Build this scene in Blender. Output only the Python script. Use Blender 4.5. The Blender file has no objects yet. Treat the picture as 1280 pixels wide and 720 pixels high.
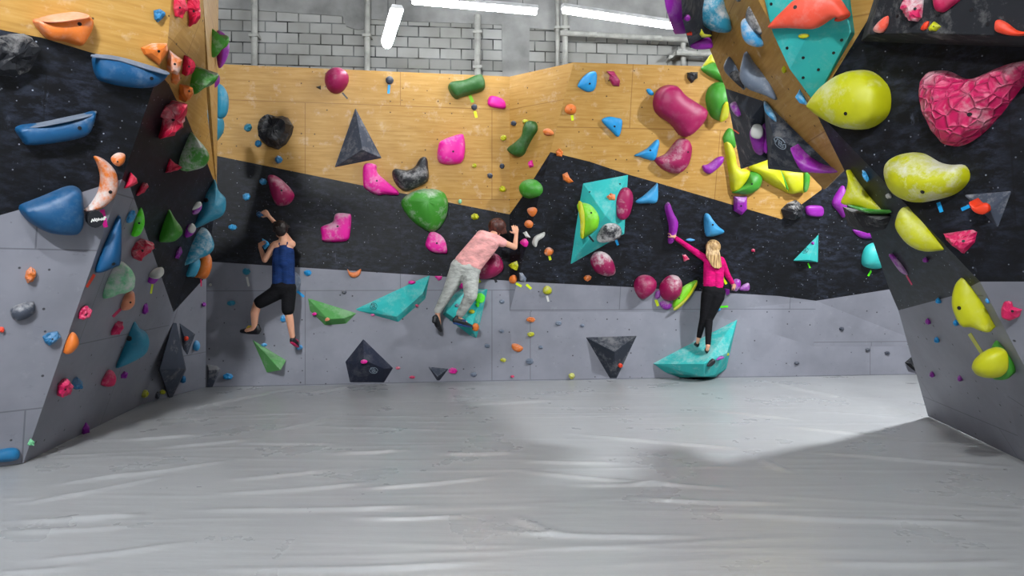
import bpy, bmesh, math, random
import numpy as np
from mathutils import Vector, Matrix, noise
from mathutils.bvhtree import BVHTree

random.seed(7)
SC = bpy.context.scene
COL = SC.collection
F = 900.0
CAM = Vector((0, 0, 1.4))
HY = 346.0

# ------------------------------------------------------------------ camera
cd = bpy.data.cameras.new('camera')
cam = bpy.data.objects.new('camera', cd)
COL.objects.link(cam)
cam.location = CAM
cam.rotation_euler = (math.pi / 2, 0, 0)
cd.sensor_width = 36
cd.lens = F / 1280 * 36
cd.shift_y = -14 / 1280
cd.clip_start = .05
SC.camera = cam
SC.view_settings.view_transform = 'Standard'
SC.view_settings.look = 'None'
SC.view_settings.gamma = 1
SC.view_settings.use_curve_mapping = False
SC.view_settings.exposure = -0.5


def ray(px, py):
    return Vector(((px - 640) / F, 1, (HY - py) / F))


def P(px, py, Y):
    return CAM + ray(px, py) * Y


class Plane:
    def __init__(s, a, b, c):
        a, b, c = Vector(a), Vector(b), Vector(c)
        n = (b - a).cross(c - a).normalized()
        if n.dot(CAM - a) < 0:
            n = -n
        s.p, s.n = a, n

    def hit(s, px, py, off=0.0):
        r = ray(px, py)
        return CAM + r * (s.n.dot(s.p + s.n * off - CAM) / s.n.dot(r))


# ------------------------------------------------------------------ materials
def lin(c):
    return tuple(((v / 255) / 12.92 if v / 255 <= .04045 else ((v / 255 + .055) / 1.055) ** 2.4) for v in c) + (1,)


MATS = {}


class NT:
    def __init__(s, name, rough=.6, spec=.5):
        s.m = bpy.data.materials.new(name)
        s.m.use_nodes = True
        s.t = s.m.node_tree
        s.b = s.t.nodes['Principled BSDF']
        s.b.inputs['Roughness'].default_value = rough
        s.b.inputs['Specular IOR Level'].default_value = spec
        s.tc = s.t.nodes.new('ShaderNodeTexCoord')

    def n(s, typ, **kw):
        nd = s.t.nodes.new('ShaderNode' + typ)
        for k, v in kw.items():
            if k.startswith('_'):
                setattr(nd, k[1:], v)
            else:
                nd.inputs[k.replace('_', ' ')].default_value = v
        return nd

    def l(s, a, b):
        s.t.links.new(a, b)

    def mapping(s, src, scale=(1, 1, 1), rot=(0, 0, 0)):
        m = s.n('Mapping')
        m.inputs['Scale'].default_value = scale
        m.inputs['Rotation'].default_value = rot
        s.l(src, m.inputs['Vector'])
        return m.outputs['Vector']

    def noise(s, vec, scale, detail=4, rough=.55):
        n = s.n('TexNoise', Scale=scale, Detail=detail, Roughness=rough)
        s.l(vec, n.inputs['Vector'])
        return n.outputs['Fac']

    def ramp(s, fac, stops):
        r = s.n('ValToRGB')
        e = r.color_ramp.elements
        while len(e) < len(stops):
            e.new(.5)
        for k, (p, c) in enumerate(stops):
            e[k].position = p
            e[k].color = c if len(c) == 4 else tuple(c) + (1,)
        s.l(fac, r.inputs['Fac'])
        return r.outputs['Color']

    def mix(s, fac, a, b, blend='MIX'):
        m = s.n('Mix', _data_type='RGBA', _blend_type=blend)
        for v, i in ((fac, 0), (a, 6), (b, 7)):
            if isinstance(v, (int, float, tuple)):
                m.inputs[i].default_value = v
            else:
                s.l(v, m.inputs[i])
        return m.outputs[2]

    def math(s, op, a, b=0.0, clamp=False):
        m = s.n('Math', _operation=op, _use_clamp=clamp)
        for i, v in enumerate((a, b)):
            if isinstance(v, (int, float)):
                m.inputs[i].default_value = v
            else:
                s.l(v, m.inputs[i])
        return m.outputs[0]

    def color(s, c):
        if isinstance(c, tuple):
            s.b.inputs['Base Color'].default_value = c
        else:
            s.l(c, s.b.inputs['Base Color'])

    def bump(s, h, strength=.3, dist=.01):
        b = s.n('Bump', Strength=strength, Distance=dist)
        s.l(h, b.inputs['Height'])
        s.l(b.outputs['Normal'], s.b.inputs['Normal'])


def g(v):
    return (v, v, v, 1)


def tnuts(t, col, dark):
    uv = t.tc.outputs['UV']
    v = t.n('TexVoronoi', Scale=6.2, Randomness=.25)
    t.l(uv, v.inputs['Vector'])
    msk = t.ramp(v.outputs['Distance'], [(0, g(1)), (.045, g(1)), (.075, g(0))])
    return t.mix(msk, col, dark)


def seams(t, col, dark, amt=.6):
    b = t.n('TexBrick', Scale=1.0, Mortar_Size=.006, Mortar_Smooth=.2, Brick_Width=2.44, Row_Height=1.22)
    b.inputs['Color1'].default_value = g(0)
    b.inputs['Color2'].default_value = g(0)
    b.inputs['Mortar'].default_value = g(amt)
    t.l(t.mapping(t.tc.outputs['UV'], (1, 1, 1)), b.inputs['Vector'])
    return t.mix(b.outputs['Color'], col, dark)


def mat_wood():
    t = NT('plywood', .5, .3)
    uv = t.tc.outputs['UV']
    gr = t.noise(t.mapping(uv, (1.2, 14, 1)), 2.2, 6, .6)
    big = t.noise(t.mapping(uv, (1, 1, 1)), 1.7, 3)
    c = t.ramp(gr, [(.25, lin((152, 112, 52))), (.5, lin((177, 136, 71))), (.78, lin((192, 156, 94)))])
    c = t.mix(t.ramp(big, [(.35, g(0)), (.7, g(.55))]), c, lin((162, 117, 45)))
    sm = t.noise(uv, 5.5, 6, .7)
    c = t.mix(t.ramp(sm, [(.56, g(0)), (.72, g(.45))]), c, lin((208, 190, 170)))
    sm2 = t.noise(t.mapping(uv, (1, 1, 1), (0, 0, 2)), 9, 5, .75)
    c = t.mix(t.ramp(sm2, [(.64, g(0)), (.76, g(.45))]), c, lin((110, 85, 55)))
    c = seams(t, c, lin((120, 80, 35)))
    t.color(tnuts(t, c, lin((70, 50, 30))))
    t.bump(gr, .08, .004)
    return t.m


def mat_black():
    t = NT('black_paint', .5, .28)
    uv = t.tc.outputs['UV']
    c = lin((9, 10, 14))
    a = t.noise(uv, 1.6, 5, .65)
    b = t.noise(t.mapping(uv, (1, 2.2, 1), (0, 0, .5)), 7, 8, .75)
    m = t.math('MULTIPLY', t.ramp(a, [(.38, g(.1)), (.7, g(1))]), t.ramp(b, [(.45, g(0)), (.78, g(1))]))
    c = t.mix(t.math('MULTIPLY', m, .5), c, lin((92, 102, 128)))
    s = t.n('TexVoronoi', Scale=17, Randomness=1.0)
    t.l(uv, s.inputs['Vector'])
    sp = t.ramp(s.outputs['Distance'], [(0, g(.9)), (.06, g(.8)), (.11, g(0))])
    d = t.ramp(t.noise(uv, 3.1, 3), [(.36, g(0)), (.6, g(1))])
    c = t.mix(t.math('MULTIPLY', sp, d), c, lin((170, 176, 190)))
    w = t.noise(t.mapping(uv, (2.5, .7, 1), (0, 0, -.6)), 4, 9, .8)
    c = t.mix(t.ramp(w, [(.6, g(0)), (.78, g(.5))]), c, lin((120, 130, 152)))
    c = seams(t, c, lin((8, 8, 10)), .5)
    t.color(tnuts(t, c, lin((6, 6, 8))))
    return t.m


def mat_grey():
    t = NT('grey_paint', .55, .35)
    uv = t.tc.outputs['UV']
    a = t.noise(uv, 1.3, 4, .6)
    c = t.ramp(a, [(.3, lin((118, 119, 128))), (.7, lin((138, 139, 149)))])
    b = t.noise(t.mapping(uv, (1, 1.8, 1), (0, 0, .4)), 6, 8, .75)
    c = t.mix(t.ramp(b, [(.6, g(0)), (.78, g(.5))]), c, lin((74, 75, 80)))
    b2 = t.noise(t.mapping(uv, (1, 1, 1), (0, 0, 1.4)), 5, 8, .7)
    c = t.mix(t.ramp(b2, [(.6, g(0)), (.8, g(.5))]), c, lin((160, 162, 170)))
    s = t.n('TexVoronoi', Scale=11, Randomness=1.0)
    t.l(uv, s.inputs['Vector'])
    sp = t.ramp(s.outputs['Distance'], [(0, g(.7)), (.05, g(.5)), (.09, g(0))])
    d = t.ramp(t.noise(uv, 4.1, 3), [(.5, g(0)), (.62, g(1))])
    c = t.mix(t.math('MULTIPLY', sp, d), c, lin((60, 60, 66)))
    c = seams(t, c, lin((66, 67, 74)), .5)
    t.color(tnuts(t, c, lin((56, 57, 62))))
    return t.m


def mat_brick():
    t = NT('painted_block', .8, .2)
    uv = t.tc.outputs['UV']
    nz = t.noise(uv, 1.5, 5)
    b = t.n('TexBrick', Scale=1.0, Mortar_Size=.011, Mortar_Smooth=.3, Brick_Width=.33, Row_Height=.165, Bias=-.2)
    b.inputs['Color1'].default_value = lin((150, 150, 147))
    b.inputs['Color2'].default_value = lin((176, 176, 174))
    t.l(uv, b.inputs['Vector'])
    mc = t.ramp(t.noise(uv, 3.3, 2), [(.35, lin((30, 32, 34))), (.62, lin((120, 122, 122)))])
    t.l(mc, b.inputs['Mortar'])
    c = t.mix(t.ramp(nz, [(.4, g(0)), (.75, g(.5))]), b.outputs['Color'], lin((112, 110, 100)))
    t.color(c)
    t.bump(b.outputs['Fac'], .5, -.01)
    return t.m


def mat_simple(name, c, rough=.6, spec=.5, metal=0.0, vary=.12, scale=6, bump=0.0):
    t = NT(name, rough, spec)
    t.b.inputs['Metallic'].default_value = metal
    nz = t.noise(t.tc.outputs['Object'], scale, 5, .6)
    d = tuple(int(v * (1 - vary * 1.6)) for v in c)
    t.color(t.ramp(nz, [(.3, lin(d)), (.65, lin(c))]))
    if bump:
        t.bump(nz, bump, .01)
    return t.m


PAL = dict(orange=(232, 122, 40), coral=(248, 88, 62), blue=(0, 80, 128), mid=(20, 112, 162), sky=(62, 165, 222),
           teal=(38, 138, 168), turq=(52, 186, 182), green=(62, 150, 38), lime=(128, 210, 24), dkgreen=(42, 98, 34),
           mint=(122, 205, 150), red=(205, 14, 62), crimson=(158, 0, 80), magenta=(240, 12, 160), pink=(214, 22, 92), heart=(204, 6, 88),
           purple=(150, 26, 165), yellow=(196, 197, 8), black=(26, 28, 34), gray=(112, 124, 142), white=(206, 206, 200),
           brown=(120, 84, 40), dark=(42, 48, 60), volgreen=(88, 158, 84), peach=(236, 150, 110), slate=(66, 72, 86),
           navy=(34, 40, 60), neon=(90, 240, 20), yel=(215, 235, 20), lblue=(20, 150, 215), redor=(238, 62, 24))


def mat_hold(key, chalk=.35, rough=.5, flat=False):
    k = (key, round(chalk, 2), flat)
    if k in MATS:
        return MATS[k]
    t = NT('resin_' + key, rough, .5)
    if flat:
        t.b.inputs['Roughness'].default_value = .62
    oi = t.n('ObjectInfo')
    add = t.n('VectorMath', _operation='ADD')
    t.l(t.tc.outputs['Object'], add.inputs[0])
    sc = t.n('VectorMath', _operation='SCALE')
    sc.inputs[0].default_value = (7, 13, 5)
    t.l(oi.outputs['Random'], sc.inputs['Scale'])
    t.l(sc.outputs[0], add.inputs[1])
    v = add.outputs[0]
    base = tuple(x * .85 for x in lin(PAL[key])[:3]) + (1,)
    nz = t.noise(v, 5, 6, .7)
    fine = t.noise(v, 24, 4, .7)
    geo = t.n('NewGeometry')
    sep = t.n('SeparateXYZ')
    t.l(geo.outputs['Normal'], sep.inputs[0])
    up = t.math('MULTIPLY', t.math('MAXIMUM', sep.outputs['Z'], 0.0), .12)
    s = t.math('ADD', t.math('ADD', nz, up), t.math('MULTIPLY', t.math('SUBTRACT', fine, .5), .35))
    lo_ = .52 - .16 * max(0, min(1.4, chalk) - .7)
    m = t.ramp(s, [(lo_, g(0)), (lo_ + .2, g(min(.92, chalk * .8)))])
    c = t.mix(m, base, lin((205, 202, 200)))
    dk = tuple(x * .55 for x in base[:3]) + (1,)
    c = t.mix(t.ramp(t.noise(v, 3.2, 3), [(.3, g(.35)), (.5, g(0))]), c, dk)
    if flat:
        vv = t.n('TexVoronoi', Scale=7.5, Randomness=.3)
        t.l(t.tc.outputs['Object'], vv.inputs['Vector'])
        c = t.mix(t.ramp(vv.outputs['Distance'], [(0, g(.8)), (.07, g(.8)), (.1, g(0))]), c, lin((25, 28, 32)))
    if key == 'heart':
        ce = t.n('TexVoronoi', _feature='DISTANCE_TO_EDGE', Scale=14, Randomness=.95)
        t.l(t.tc.outputs['Object'], ce.inputs['Vector'])
        e = t.ramp(ce.outputs['Distance'], [(0, g(1)), (.1, g(.25)), (.25, g(0))])
        c = t.mix(t.math('MULTIPLY', e, .18), c, lin((235, 120, 160)))
        t.color(c)
        t.bump(e, .8, .02)
    else:
        t.color(c)
        t.bump(fine, .25, .003)
    MATS[k] = t.m
    return t.m


WOOD, BLACK, GREY, BRICK = mat_wood(), mat_black(), mat_grey(), mat_brick()
PLASTER = mat_simple('plaster', (168, 168, 166), .85, .2, vary=.18, scale=1.2)
PIPE = mat_simple('pipe_paint', (178, 178, 172), .5, .4)
METAL = mat_simple('dark_metal', (30, 30, 34), .4, .5, .3)


def obj_from_bm(name, bm, mats, parent=None, loc=None, smooth=False):
    me = bpy.data.meshes.new(name)
    if loc is not None:
        bmesh.ops.translate(bm, verts=bm.verts, vec=-Vector(loc))
    bm.to_mesh(me)
    bm.free()
    if not isinstance(mats, (list, tuple)):
        mats = [mats]
    for m in mats:
        me.materials.append(m)
    if smooth:
        for p in me.polygons:
            p.use_smooth = True
    o = bpy.data.objects.new(name, me)
    COL.objects.link(o)
    if parent is not None:
        o.parent = parent
        if loc is not None:
            o.location = Vector(loc) - world_loc(parent)
    elif loc is not None:
        o.location = loc
    return o


def world_loc(o):
    v = Vector(o.location)
    while o.parent:
        o = o.parent
        v += Vector(o.location)
    return v


def tag(o, label, cat, group=None):
    o['label'] = label
    o['category'] = cat
    if group:
        o['group'] = group
    return o


# ------------------------------------------------------------------ wall planes
A = Plane((0, 9.75, 0), (-1, 9.595, 0), (0, 9.75, 2))
KI = Plane((0, 9.75, 0), (1, 9.85, 0), (0, 9.75, 2))
V0 = KI.hit(637, 390)
V4 = KI.hit(880, 390)
V1 = P(717, 78, 2.71 * 900 / 268)
C_ = Plane(V0, V4, V1)
V5 = KI.hit(1017, 433)
B_ = Plane(V0, V1, A.hit(637, 95))
FOLDLOW = C_.hit(1020, 375)
V6 = KI.hit(1165, 433)
D_ = Plane(V5, V6, C_.hit(1027, 235))
P0 = P(29, 579, 1260 / 233)
L1 = Plane(P0, P0 + Vector((-.707, -.707, 0)), P(209, 60, 5.35))
E = L1.hit(209, 60)
P1 = P(178, 505, 1260 / 159)
P2 = A.hit(257, 484)
L2 = Plane(P0, P1, E)
Fp = L2.hit(271, 240)
L3 = Plane(P1, P2, Fp)
L2top = L2.hit(254, 0)
L3top = P(273, 0, 6.9)
Q0 = P(1160, 520, 1260 / 174)
Q1 = P(1280, 577, 1260 / 231)
Qd = (Q1 - Q0).normalized()
_t = .6
_n = Vector((-1, .1667, -_t * 1.014))
R1a = Plane(Q0, Q1, Q0 + Qd.cross(_n).normalized())
T = R1a.hit(1017, 135)
G = R1a.hit(1225, 352)
_nb = Vector((-1, -.5, 0))
_nb.z = -(_nb.x * (T - G).x + _nb.y * (T - G).y) / (T - G).z
R1b = Plane(T, G, G + (T - G).cross(_nb))
U = R1b.hit(1100, 0)
W = R1a.hit(1055, 212)
S = P(907, 110, 7.0)
R3 = Plane(T, W, S)
Vv = R3.hit(948, 0)
R2 = Plane(T, U, Vv)
Gr = R1b.hit(1345, 352)
Q2 = Q1 + (Q1 - Q0) * .45
R1c = Plane(G, Gr, Q2)

BV_V, BV_F = [], []


def bvh_add(pts_polys):
    for poly in pts_polys:
        i = len(BV_V)
        BV_V.extend([tuple(p) for p in poly])
        BV_F.append(tuple(range(i, i + len(poly))))


_bvh = [None, -1]


def cast(px, py):
    if _bvh[1] != len(BV_F):
        _bvh[0] = BVHTree.FromPolygons(BV_V, BV_F)
        _bvh[1] = len(BV_F)
    r = ray(px, py).normalized()
    p, n, i, d = _bvh[0].ray_cast(CAM, r)
    if p is None:
        return None
    n = Vector(n)
    if n.dot(r) > 0:
        n = -n
    return p, n


WALLF = []


def wall(name, faces, mats, thick=.03):
    """faces: list of (list of 3D points, material index, plane)"""
    bm = bmesh.new()
    uvl = bm.loops.layers.uv.new('uv')
    for pts, mi, pl in faces:
        pts = [Vector(p) for p in pts]
        nn = pl.n
        f = bm.faces.new([bm.verts.new(p) for p in pts])
        f.normal_update()
        if f.normal.dot(nn) < 0:
            f.normal_flip()
        f.material_index = mi
        xa = Vector((0, 0, 1)).cross(nn).normalized()
        ya = nn.cross(xa)
        for l in f.loops:
            l[uvl].uv = ((l.vert.co).dot(xa), (l.vert.co).dot(ya))
        bvh_add([pts])
        # a back sheet so the panel has real thickness
    src = list(bm.faces)
    bmesh.ops.remove_doubles(bm, verts=bm.verts, dist=1e-4)
    o = obj_from_bm(name, bm, mats)
    o['kind'] = 'structure'
    md = o.modifiers.new('panel', 'SOLIDIFY')
    md.thickness = thick
    md.offset = -1
    return o


def px(pl, *pts):
    return [pl.hit(*p) for p in pts]


def atZ(pl, px_, Z):
    # point on plane seen in column px_ at height Z
    rx = (px_ - 640) / F
    n = pl.n
    Y = (n.dot(pl.p) - n.z * Z) / (n.x * rx + n.y)
    return Vector((rx * Y, Y, Z))


ZT = 4.11
m3 = [WOOD, BLACK, GREY]
cB = C_.hit(688, 190)
cG = C_.hit(646.7, 352)
wall('wall_back', [
    ([atZ(A, 150, ZT), A.hit(150, 171), A.hit(272, 195), A.hit(454, 232), A.hit(637, 268), atZ(A, 637, ZT)], 0, A),
    ([A.hit(150, 171), A.hit(272, 195), A.hit(454, 232), A.hit(637, 268), A.hit(637, 351), A.hit(150, 320)], 1, A),
    ([A.hit(150, 320), A.hit(637, 351), Vector((0, 9.75, -.02)), atZ(A, 150, -.02)], 2, A),
    ([atZ(A, 637, ZT), V1, cB, B_.hit(655, 243), A.hit(637, 268)], 0, B_),
    ([A.hit(637, 268), B_.hit(655, 243), cB, cG, A.hit(637, 351)], 1, B_),
    ([A.hit(637, 351), cG, V0], 2, B_),
    ([V1, cB] + px(C_, (737, 202), (785, 218), (820, 228), (899, 251), (977, 274), (1027, 237)) + [atZ(C_, 1034, ZT)], 0, C_),
    ([cB, cG] + px(C_, (790, 359), (973, 370), (1020, 376), (1027, 237), (977, 274), (899, 251), (820, 228), (785, 218), (737, 202)), 1, C_),
    ([cG, V0, V4, V5] + px(C_, (1020, 376), (973, 370), (790, 359)), 2, C_),
    ([V0, V4, V5, V6, atZ(KI, 1165, -.02), Vector((0, 9.75, -.02))], 2, KI),
    ([C_.hit(1020, 376)] + px(D_, (1110, 362), (1165, 353)) + [atZ(D_, 1165, ZT), atZ(C_, 1034, ZT), C_.hit(1027, 237)], 1, D_),
    ([V5, V6] + px(D_, (1165, 353), (1110, 362)) + [C_.hit(1020, 376)], 2, D_),
], m3)

bW = [(198, 91)]
wall('wall_left', [
    (px(L1, (-160, -60), (214, -60), (214, 0), (209, 60), (198, 91), (52, 47), (0, 37), (-160, 5)), 0, L1),
    (px(L1, (-160, 5), (0, 37), (52, 47), (198, 91), (152.5, 224), (103, 240), (0, 269), (-160, 315)), 1, L1),
    (px(L1, (-160, 315), (0, 269), (103, 240), (152.5, 224)) + [P0, P0 + Vector((-1.2, -1.2, 0))], 2, L1),
    ([E, L2top] + px(L2, (259.5, 205 - 60)) + [Fp] + px(L2, (267, 225), (259.5, 205), (240, 163), (232, 143), (219, 122), (211, 105)) + [L1.hit(198, 91)], 0, L2),
    ([E, L1.hit(214, 0), L1.hit(214, -60), P(254, -60, 5.3), L2top], 0, L2),
    ([L1.hit(198, 91)] + px(L2, (211, 105), (219, 122), (232, 143), (240, 163), (259.5, 205), (267, 225)) + [Fp, L2.hit(217, 390), L2.hit(162, 232), L1.hit(152.5, 224)], 1, L2),
    ([L1.hit(152.5, 224), L2.hit(162, 232), L2.hit(217, 390), P1, P0], 2, L2),
    ([L2.hit(217, 390), P1, P2, L3.hit(258, 345)], 2, L3),
    ([L2.hit(217, 390), L3.hit(258, 345), Fp], 1, L3),
    ([Fp, L2top, P(254, -60, 5.3), P(273, -60, 6.5), L3top], 0, Plane(Fp, L2top, L3top)),
], m3)

wall('wall_right', [
    ([Q0, R1a.hit(1123, 388), R1a.hit(1190, 370), G, Q1], 2, R1a),
    ([R1a.hit(1123, 388), R1a.hit(1111, 360), R1a.hit(1090, 298), W, T, G, R1a.hit(1190, 370)], 1, R1a),
    ([T, U, R1b.hit(1140, -60), R1b.hit(1345, -60), Gr, G], 1, R1b),
    ([G, Gr, Q2, Q1], 2, R1c),
    ([T, U, R1b.hit(1140, -60), R2.hit(937, -60), Vv], 0, R2),
    ([T, Vv, R2.hit(937, -60), R3.hit(845, -45), R3.hit(862, 0), S, R3.hit(1030, 237), W], 0, R3),
], m3)

# ------------------------------------------------------------------ hall behind and around
def box(bm, lo, hi):
    r = bmesh.ops.create_cube(bm, size=1)
    lo, hi = Vector(lo), Vector(hi)
    for v in r['verts']:
        v.co = Vector(((v.co.x + .5) * (hi.x - lo.x) + lo.x, (v.co.y + .5) * (hi.y - lo.y) + lo.y, (v.co.z + .5) * (hi.z - lo.z) + lo.z))
    return r['verts']


BR = Plane((0, 11.3, 0), (1, 11.4, 0), (0, 11.3, 2))


def bz(x, Z):
    return Vector((x, 11.3 + .1 * x, Z))


wall('wall_far', [([bz(-8, -.02), bz(9, -.02), bz(9, 7.65), bz(-8, 7.65)], 0, BR)], [BRICK], .2)
# plaster skin over the upper blocks and the pilaster: relief on the far wall
bm = bmesh.new()
BRf = Plane((0, 11.28, 0), (1, 11.38, 0), (0, 11.28, 2))
pl_pts = [(150, -90), (150, 6), (275, 10), (352, 15), (428, 20), (433, 33), (446, 37), (456, 36), (462, 24), (520, 27), (585, 29), (627, 31), (629, 130), (661, 130), (662, 35), (700, 38), (790, 44), (900, 50), (900, -90)]
f = bm.faces.new([bm.verts.new(BRf.hit(*p)) for p in pl_pts])
f.normal_update()
if f.normal.y > 0:
    f.normal_flip()
o = obj_from_bm('trim_1', bm, PLASTER)
o['kind'] = 'structure'
md = o.modifiers.new('skin', 'SOLIDIFY')
md.thickness = .03
md.offset = -1

HALL = mat_simple('hall_paint', (120, 120, 122), .9, .2, scale=.8)
CEIL = mat_simple('ceiling_paint', (80, 80, 84), .9, .2, scale=.6)
for nm, lo, hi, m in (('ceiling', (-8.2, -5, 7.6), (9.2, 12.6, 7.75), CEIL),
                      ('wall_side_left', (-8.2, -5, -.1), (-8, 11, 7.7), HALL),
                      ('wall_side_right', (9, -5, -.1), (9.2, 12.4, 7.7), HALL),
                      ('wall_rear', (-8.2, -5.2, -.1), (9.2, -5, 7.7), HALL)):
    bm = bmesh.new()
    box(bm, lo, hi)
    o = obj_from_bm(nm, bm, m)
    o['kind'] = 'structure'


# pipes on the far wall
def tube_bm(bm, a, b, r, n=12, r2=None):
    a, b = Vector(a), Vector(b)
    d = (b - a).normalized()
    u = d.orthogonal().normalized()
    w = d.cross(u)
    rings = []
    for p, rr in ((a, r), (b, r if r2 is None else r2)):
        rings.append([bm.verts.new(p + (u * math.cos(k * 2 * math.pi / n) + w * math.sin(k * 2 * math.pi / n)) * rr) for k in range(n)])
    for k in range(n):
        bm.faces.new((rings[0][k], rings[0][(k + 1) % n], rings[1][(k + 1) % n], rings[1][k]))
    bm.faces.new(rings[0][::-1])
    bm.faces.new(rings[1])


def pipe(label, pts, r, off=.12, name='pipe'):
    pl = Plane(bz(0, 0) + Vector((0, -off, 0)), bz(1, 0) + Vector((0, -off, 0)), bz(0, 2) + Vector((0, -off, 0)))
    bm = bmesh.new()
    q = [pl.hit(*p) for p in pts]
    for a, b in zip(q, q[1:]):
        tube_bm(bm, a, b, r)
    for c in q[1:-1]:
        bmesh.ops.create_uvsphere(bm, u_segments=12, v_segments=8, radius=r * 1.15, matrix=Matrix.Translation(c))
    base = q[0].copy()
    o = obj_from_bm(name, bm, PIPE, loc=base, smooth=False)
    tag(o, label, 'pipe', 'painted pipes on the block wall')
    n = 3
    for k in range(n):  # clamps holding it to the wall
        c = q[0].lerp(q[-1], (k + .5) / n)
        bm = bmesh.new()
        box(bm, c + Vector((-r * 1.4, -r * 1.3, -.02)), c + Vector((r * 1.4, off, .02)))
        obj_from_bm('clamp', bm, PIPE, parent=o, loc=c)
    return o


pipe('vertical painted pipe on the block wall, leftmost of the pipes', [(318, -60), (318, 150)], .048)
pipe('vertical painted pipe on the block wall left of the small hanging lamp', [(459, -60), (459, 150)], .046)
pipe('vertical painted pipe on the block wall below the middle lamp', [(597, 19), (597, 150)], .05)
pipe('thin vertical pipe on the block wall, left of the close pair', [(697, -60), (697, 130)], .035)
pipe('vertical pipe on the block wall, right of the close pair', [(706.5, -60), (706.5, 130)], .045, .2)
pipe('long horizontal pipe running under the right-hand lamp', [(700, 41), (780, 45.5), (862, 50), (940, 54)], .042, .25)
pipe('short horizontal pipe just above the plywood at the right', [(845, 66), (930, 70)], .038, .3)
pipe('short vertical pipe dropping behind the plywood at the right', [(854, 50), (854, 140)], .04, .2)
pipe('slanting brace pipe below the right-hand lamp', [(836, 73), (852, 62)], .02, .25)

# ------------------------------------------------------------------ lamps
def diffuser(strength):
    k = 'diffuser_%g' % strength
    if k not in MATS:
        m = bpy.data.materials.new('lamp_diffuser')
        m.use_nodes = True
        b_ = m.node_tree.nodes['Principled BSDF']
        b_.inputs['Base Color'].default_value = g(.9)
        b_.inputs['Emission Color'].default_value = (.93, .97, 1, 1)
        b_.inputs['Emission Strength'].default_value = strength
        MATS[k] = m
    return MATS[k]


LAMPM = mat_simple('lamp_housing', (205, 205, 205), .4)


def lamp(label, a, b, w=.05, strength=62, ceil=7.6):
    a, b = Vector(a), Vector(b)
    mid = (a + b) / 2
    d = (b - a).normalized()
    s = d.cross(Vector((0, 0, 1))).normalized()
    root = bpy.data.objects.new('batten_lamp', None)
    COL.objects.link(root)
    root.location = mid + Vector((0, 0, .06))
    tag(root, label, 'lamp', 'fluorescent lamps')
    bm = bmesh.new()  # housing
    vs = []
    for (q, k) in ((a, 1), (b, 1)):
        for sx, z in ((-w, .0), (w, .0), (w * .7, .05), (-w * .7, .05)):
            vs.append(bm.verts.new(q + s * sx + Vector((0, 0, z))))
    for k in range(4):
        bm.faces.new((vs[k], vs[(k + 1) % 4], vs[4 + (k + 1) % 4], vs[4 + k]))
    bm.faces.new(vs[:4][::-1])
    bm.faces.new(vs[4:])
    bmesh.ops.recalc_face_normals(bm, faces=bm.faces)
    obj_from_bm('housing', bm, LAMPM, parent=root, loc=mid)
    bm = bmesh.new()
    n = 8
    rings = []
    for q in (a + d * .02, b - d * .02):
        rings.append([bm.verts.new(q + s * (w * .92 * math.cos(math.pi * k / (n - 1))) + Vector((0, 0, -.003 - w * 1.15 * math.sin(math.pi * k / (n - 1))))) for k in range(n)])
    for k in range(n - 1):
        bm.faces.new((rings[0][k], rings[0][k + 1], rings[1][k + 1], rings[1][k]))
    bm.faces.new((rings[0][0], rings[1][0], rings[1][-1], rings[0][-1]))
    bm.faces.new(rings[0])
    bm.faces.new(rings[1])
    bmesh.ops.recalc_face_normals(bm, faces=bm.faces)
    obj_from_bm('diffuser', bm, diffuser(strength), parent=root, loc=mid)
    for q in (a.lerp(b, .12), a.lerp(b, .88)):
        bm = bmesh.new()
        tube_bm(bm, q + Vector((0, 0, .04)), Vector((q.x, q.y, ceil)), .004, 6)
        obj_from_bm('hanger', bm, METAL, parent=root, loc=q)


lamp('long lit fluorescent lamp hanging above the middle of the wall', (-1.22, 8.69, 4.76), (.32, 9.06, 4.76), .055)
lamp('long lit fluorescent lamp to the right, partly behind the purple volume', (.63, 9.0, 4.76), (2.25, 9.62, 4.76), .055)
lamp('short lit lamp seen end-on at the left, hanging before the block wall', (-1.44, 9.02, 4.76), (-1.79, 10.3, 4.76), .085)
for (x, y, dx, dy, st, w, lb) in ((5.3, 6.4, .2, -.12, 2200, .12, 'compact lit ceiling lamp above the right climbing structure'),
                              (-1.6, -3.4, .3, 0, 3300, .14, 'compact lit ceiling lamp high at the rear of the hall'),
                              (2.45, 4.6, 0, .75, 8, .09, 'lit ceiling lamp before the right climbing structure'),
                              (-2.0, 2.2, .25, 0, 620, .1, 'lit ceiling lamp over the left half of the mats'),
                              (2.6, -1.2, .75, 0, 34, .09, 'lit ceiling lamp behind the camera, right one'),
                              (-2.8, -1.6, .75, 0, 34, .09, 'lit ceiling lamp behind the camera, left one')):
    zl = 7.0 if y == -3.4 else 4.9
    lamp(lb, (x - dx, y - dy, zl), (x + dx, y + dy, zl), w, st)

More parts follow.
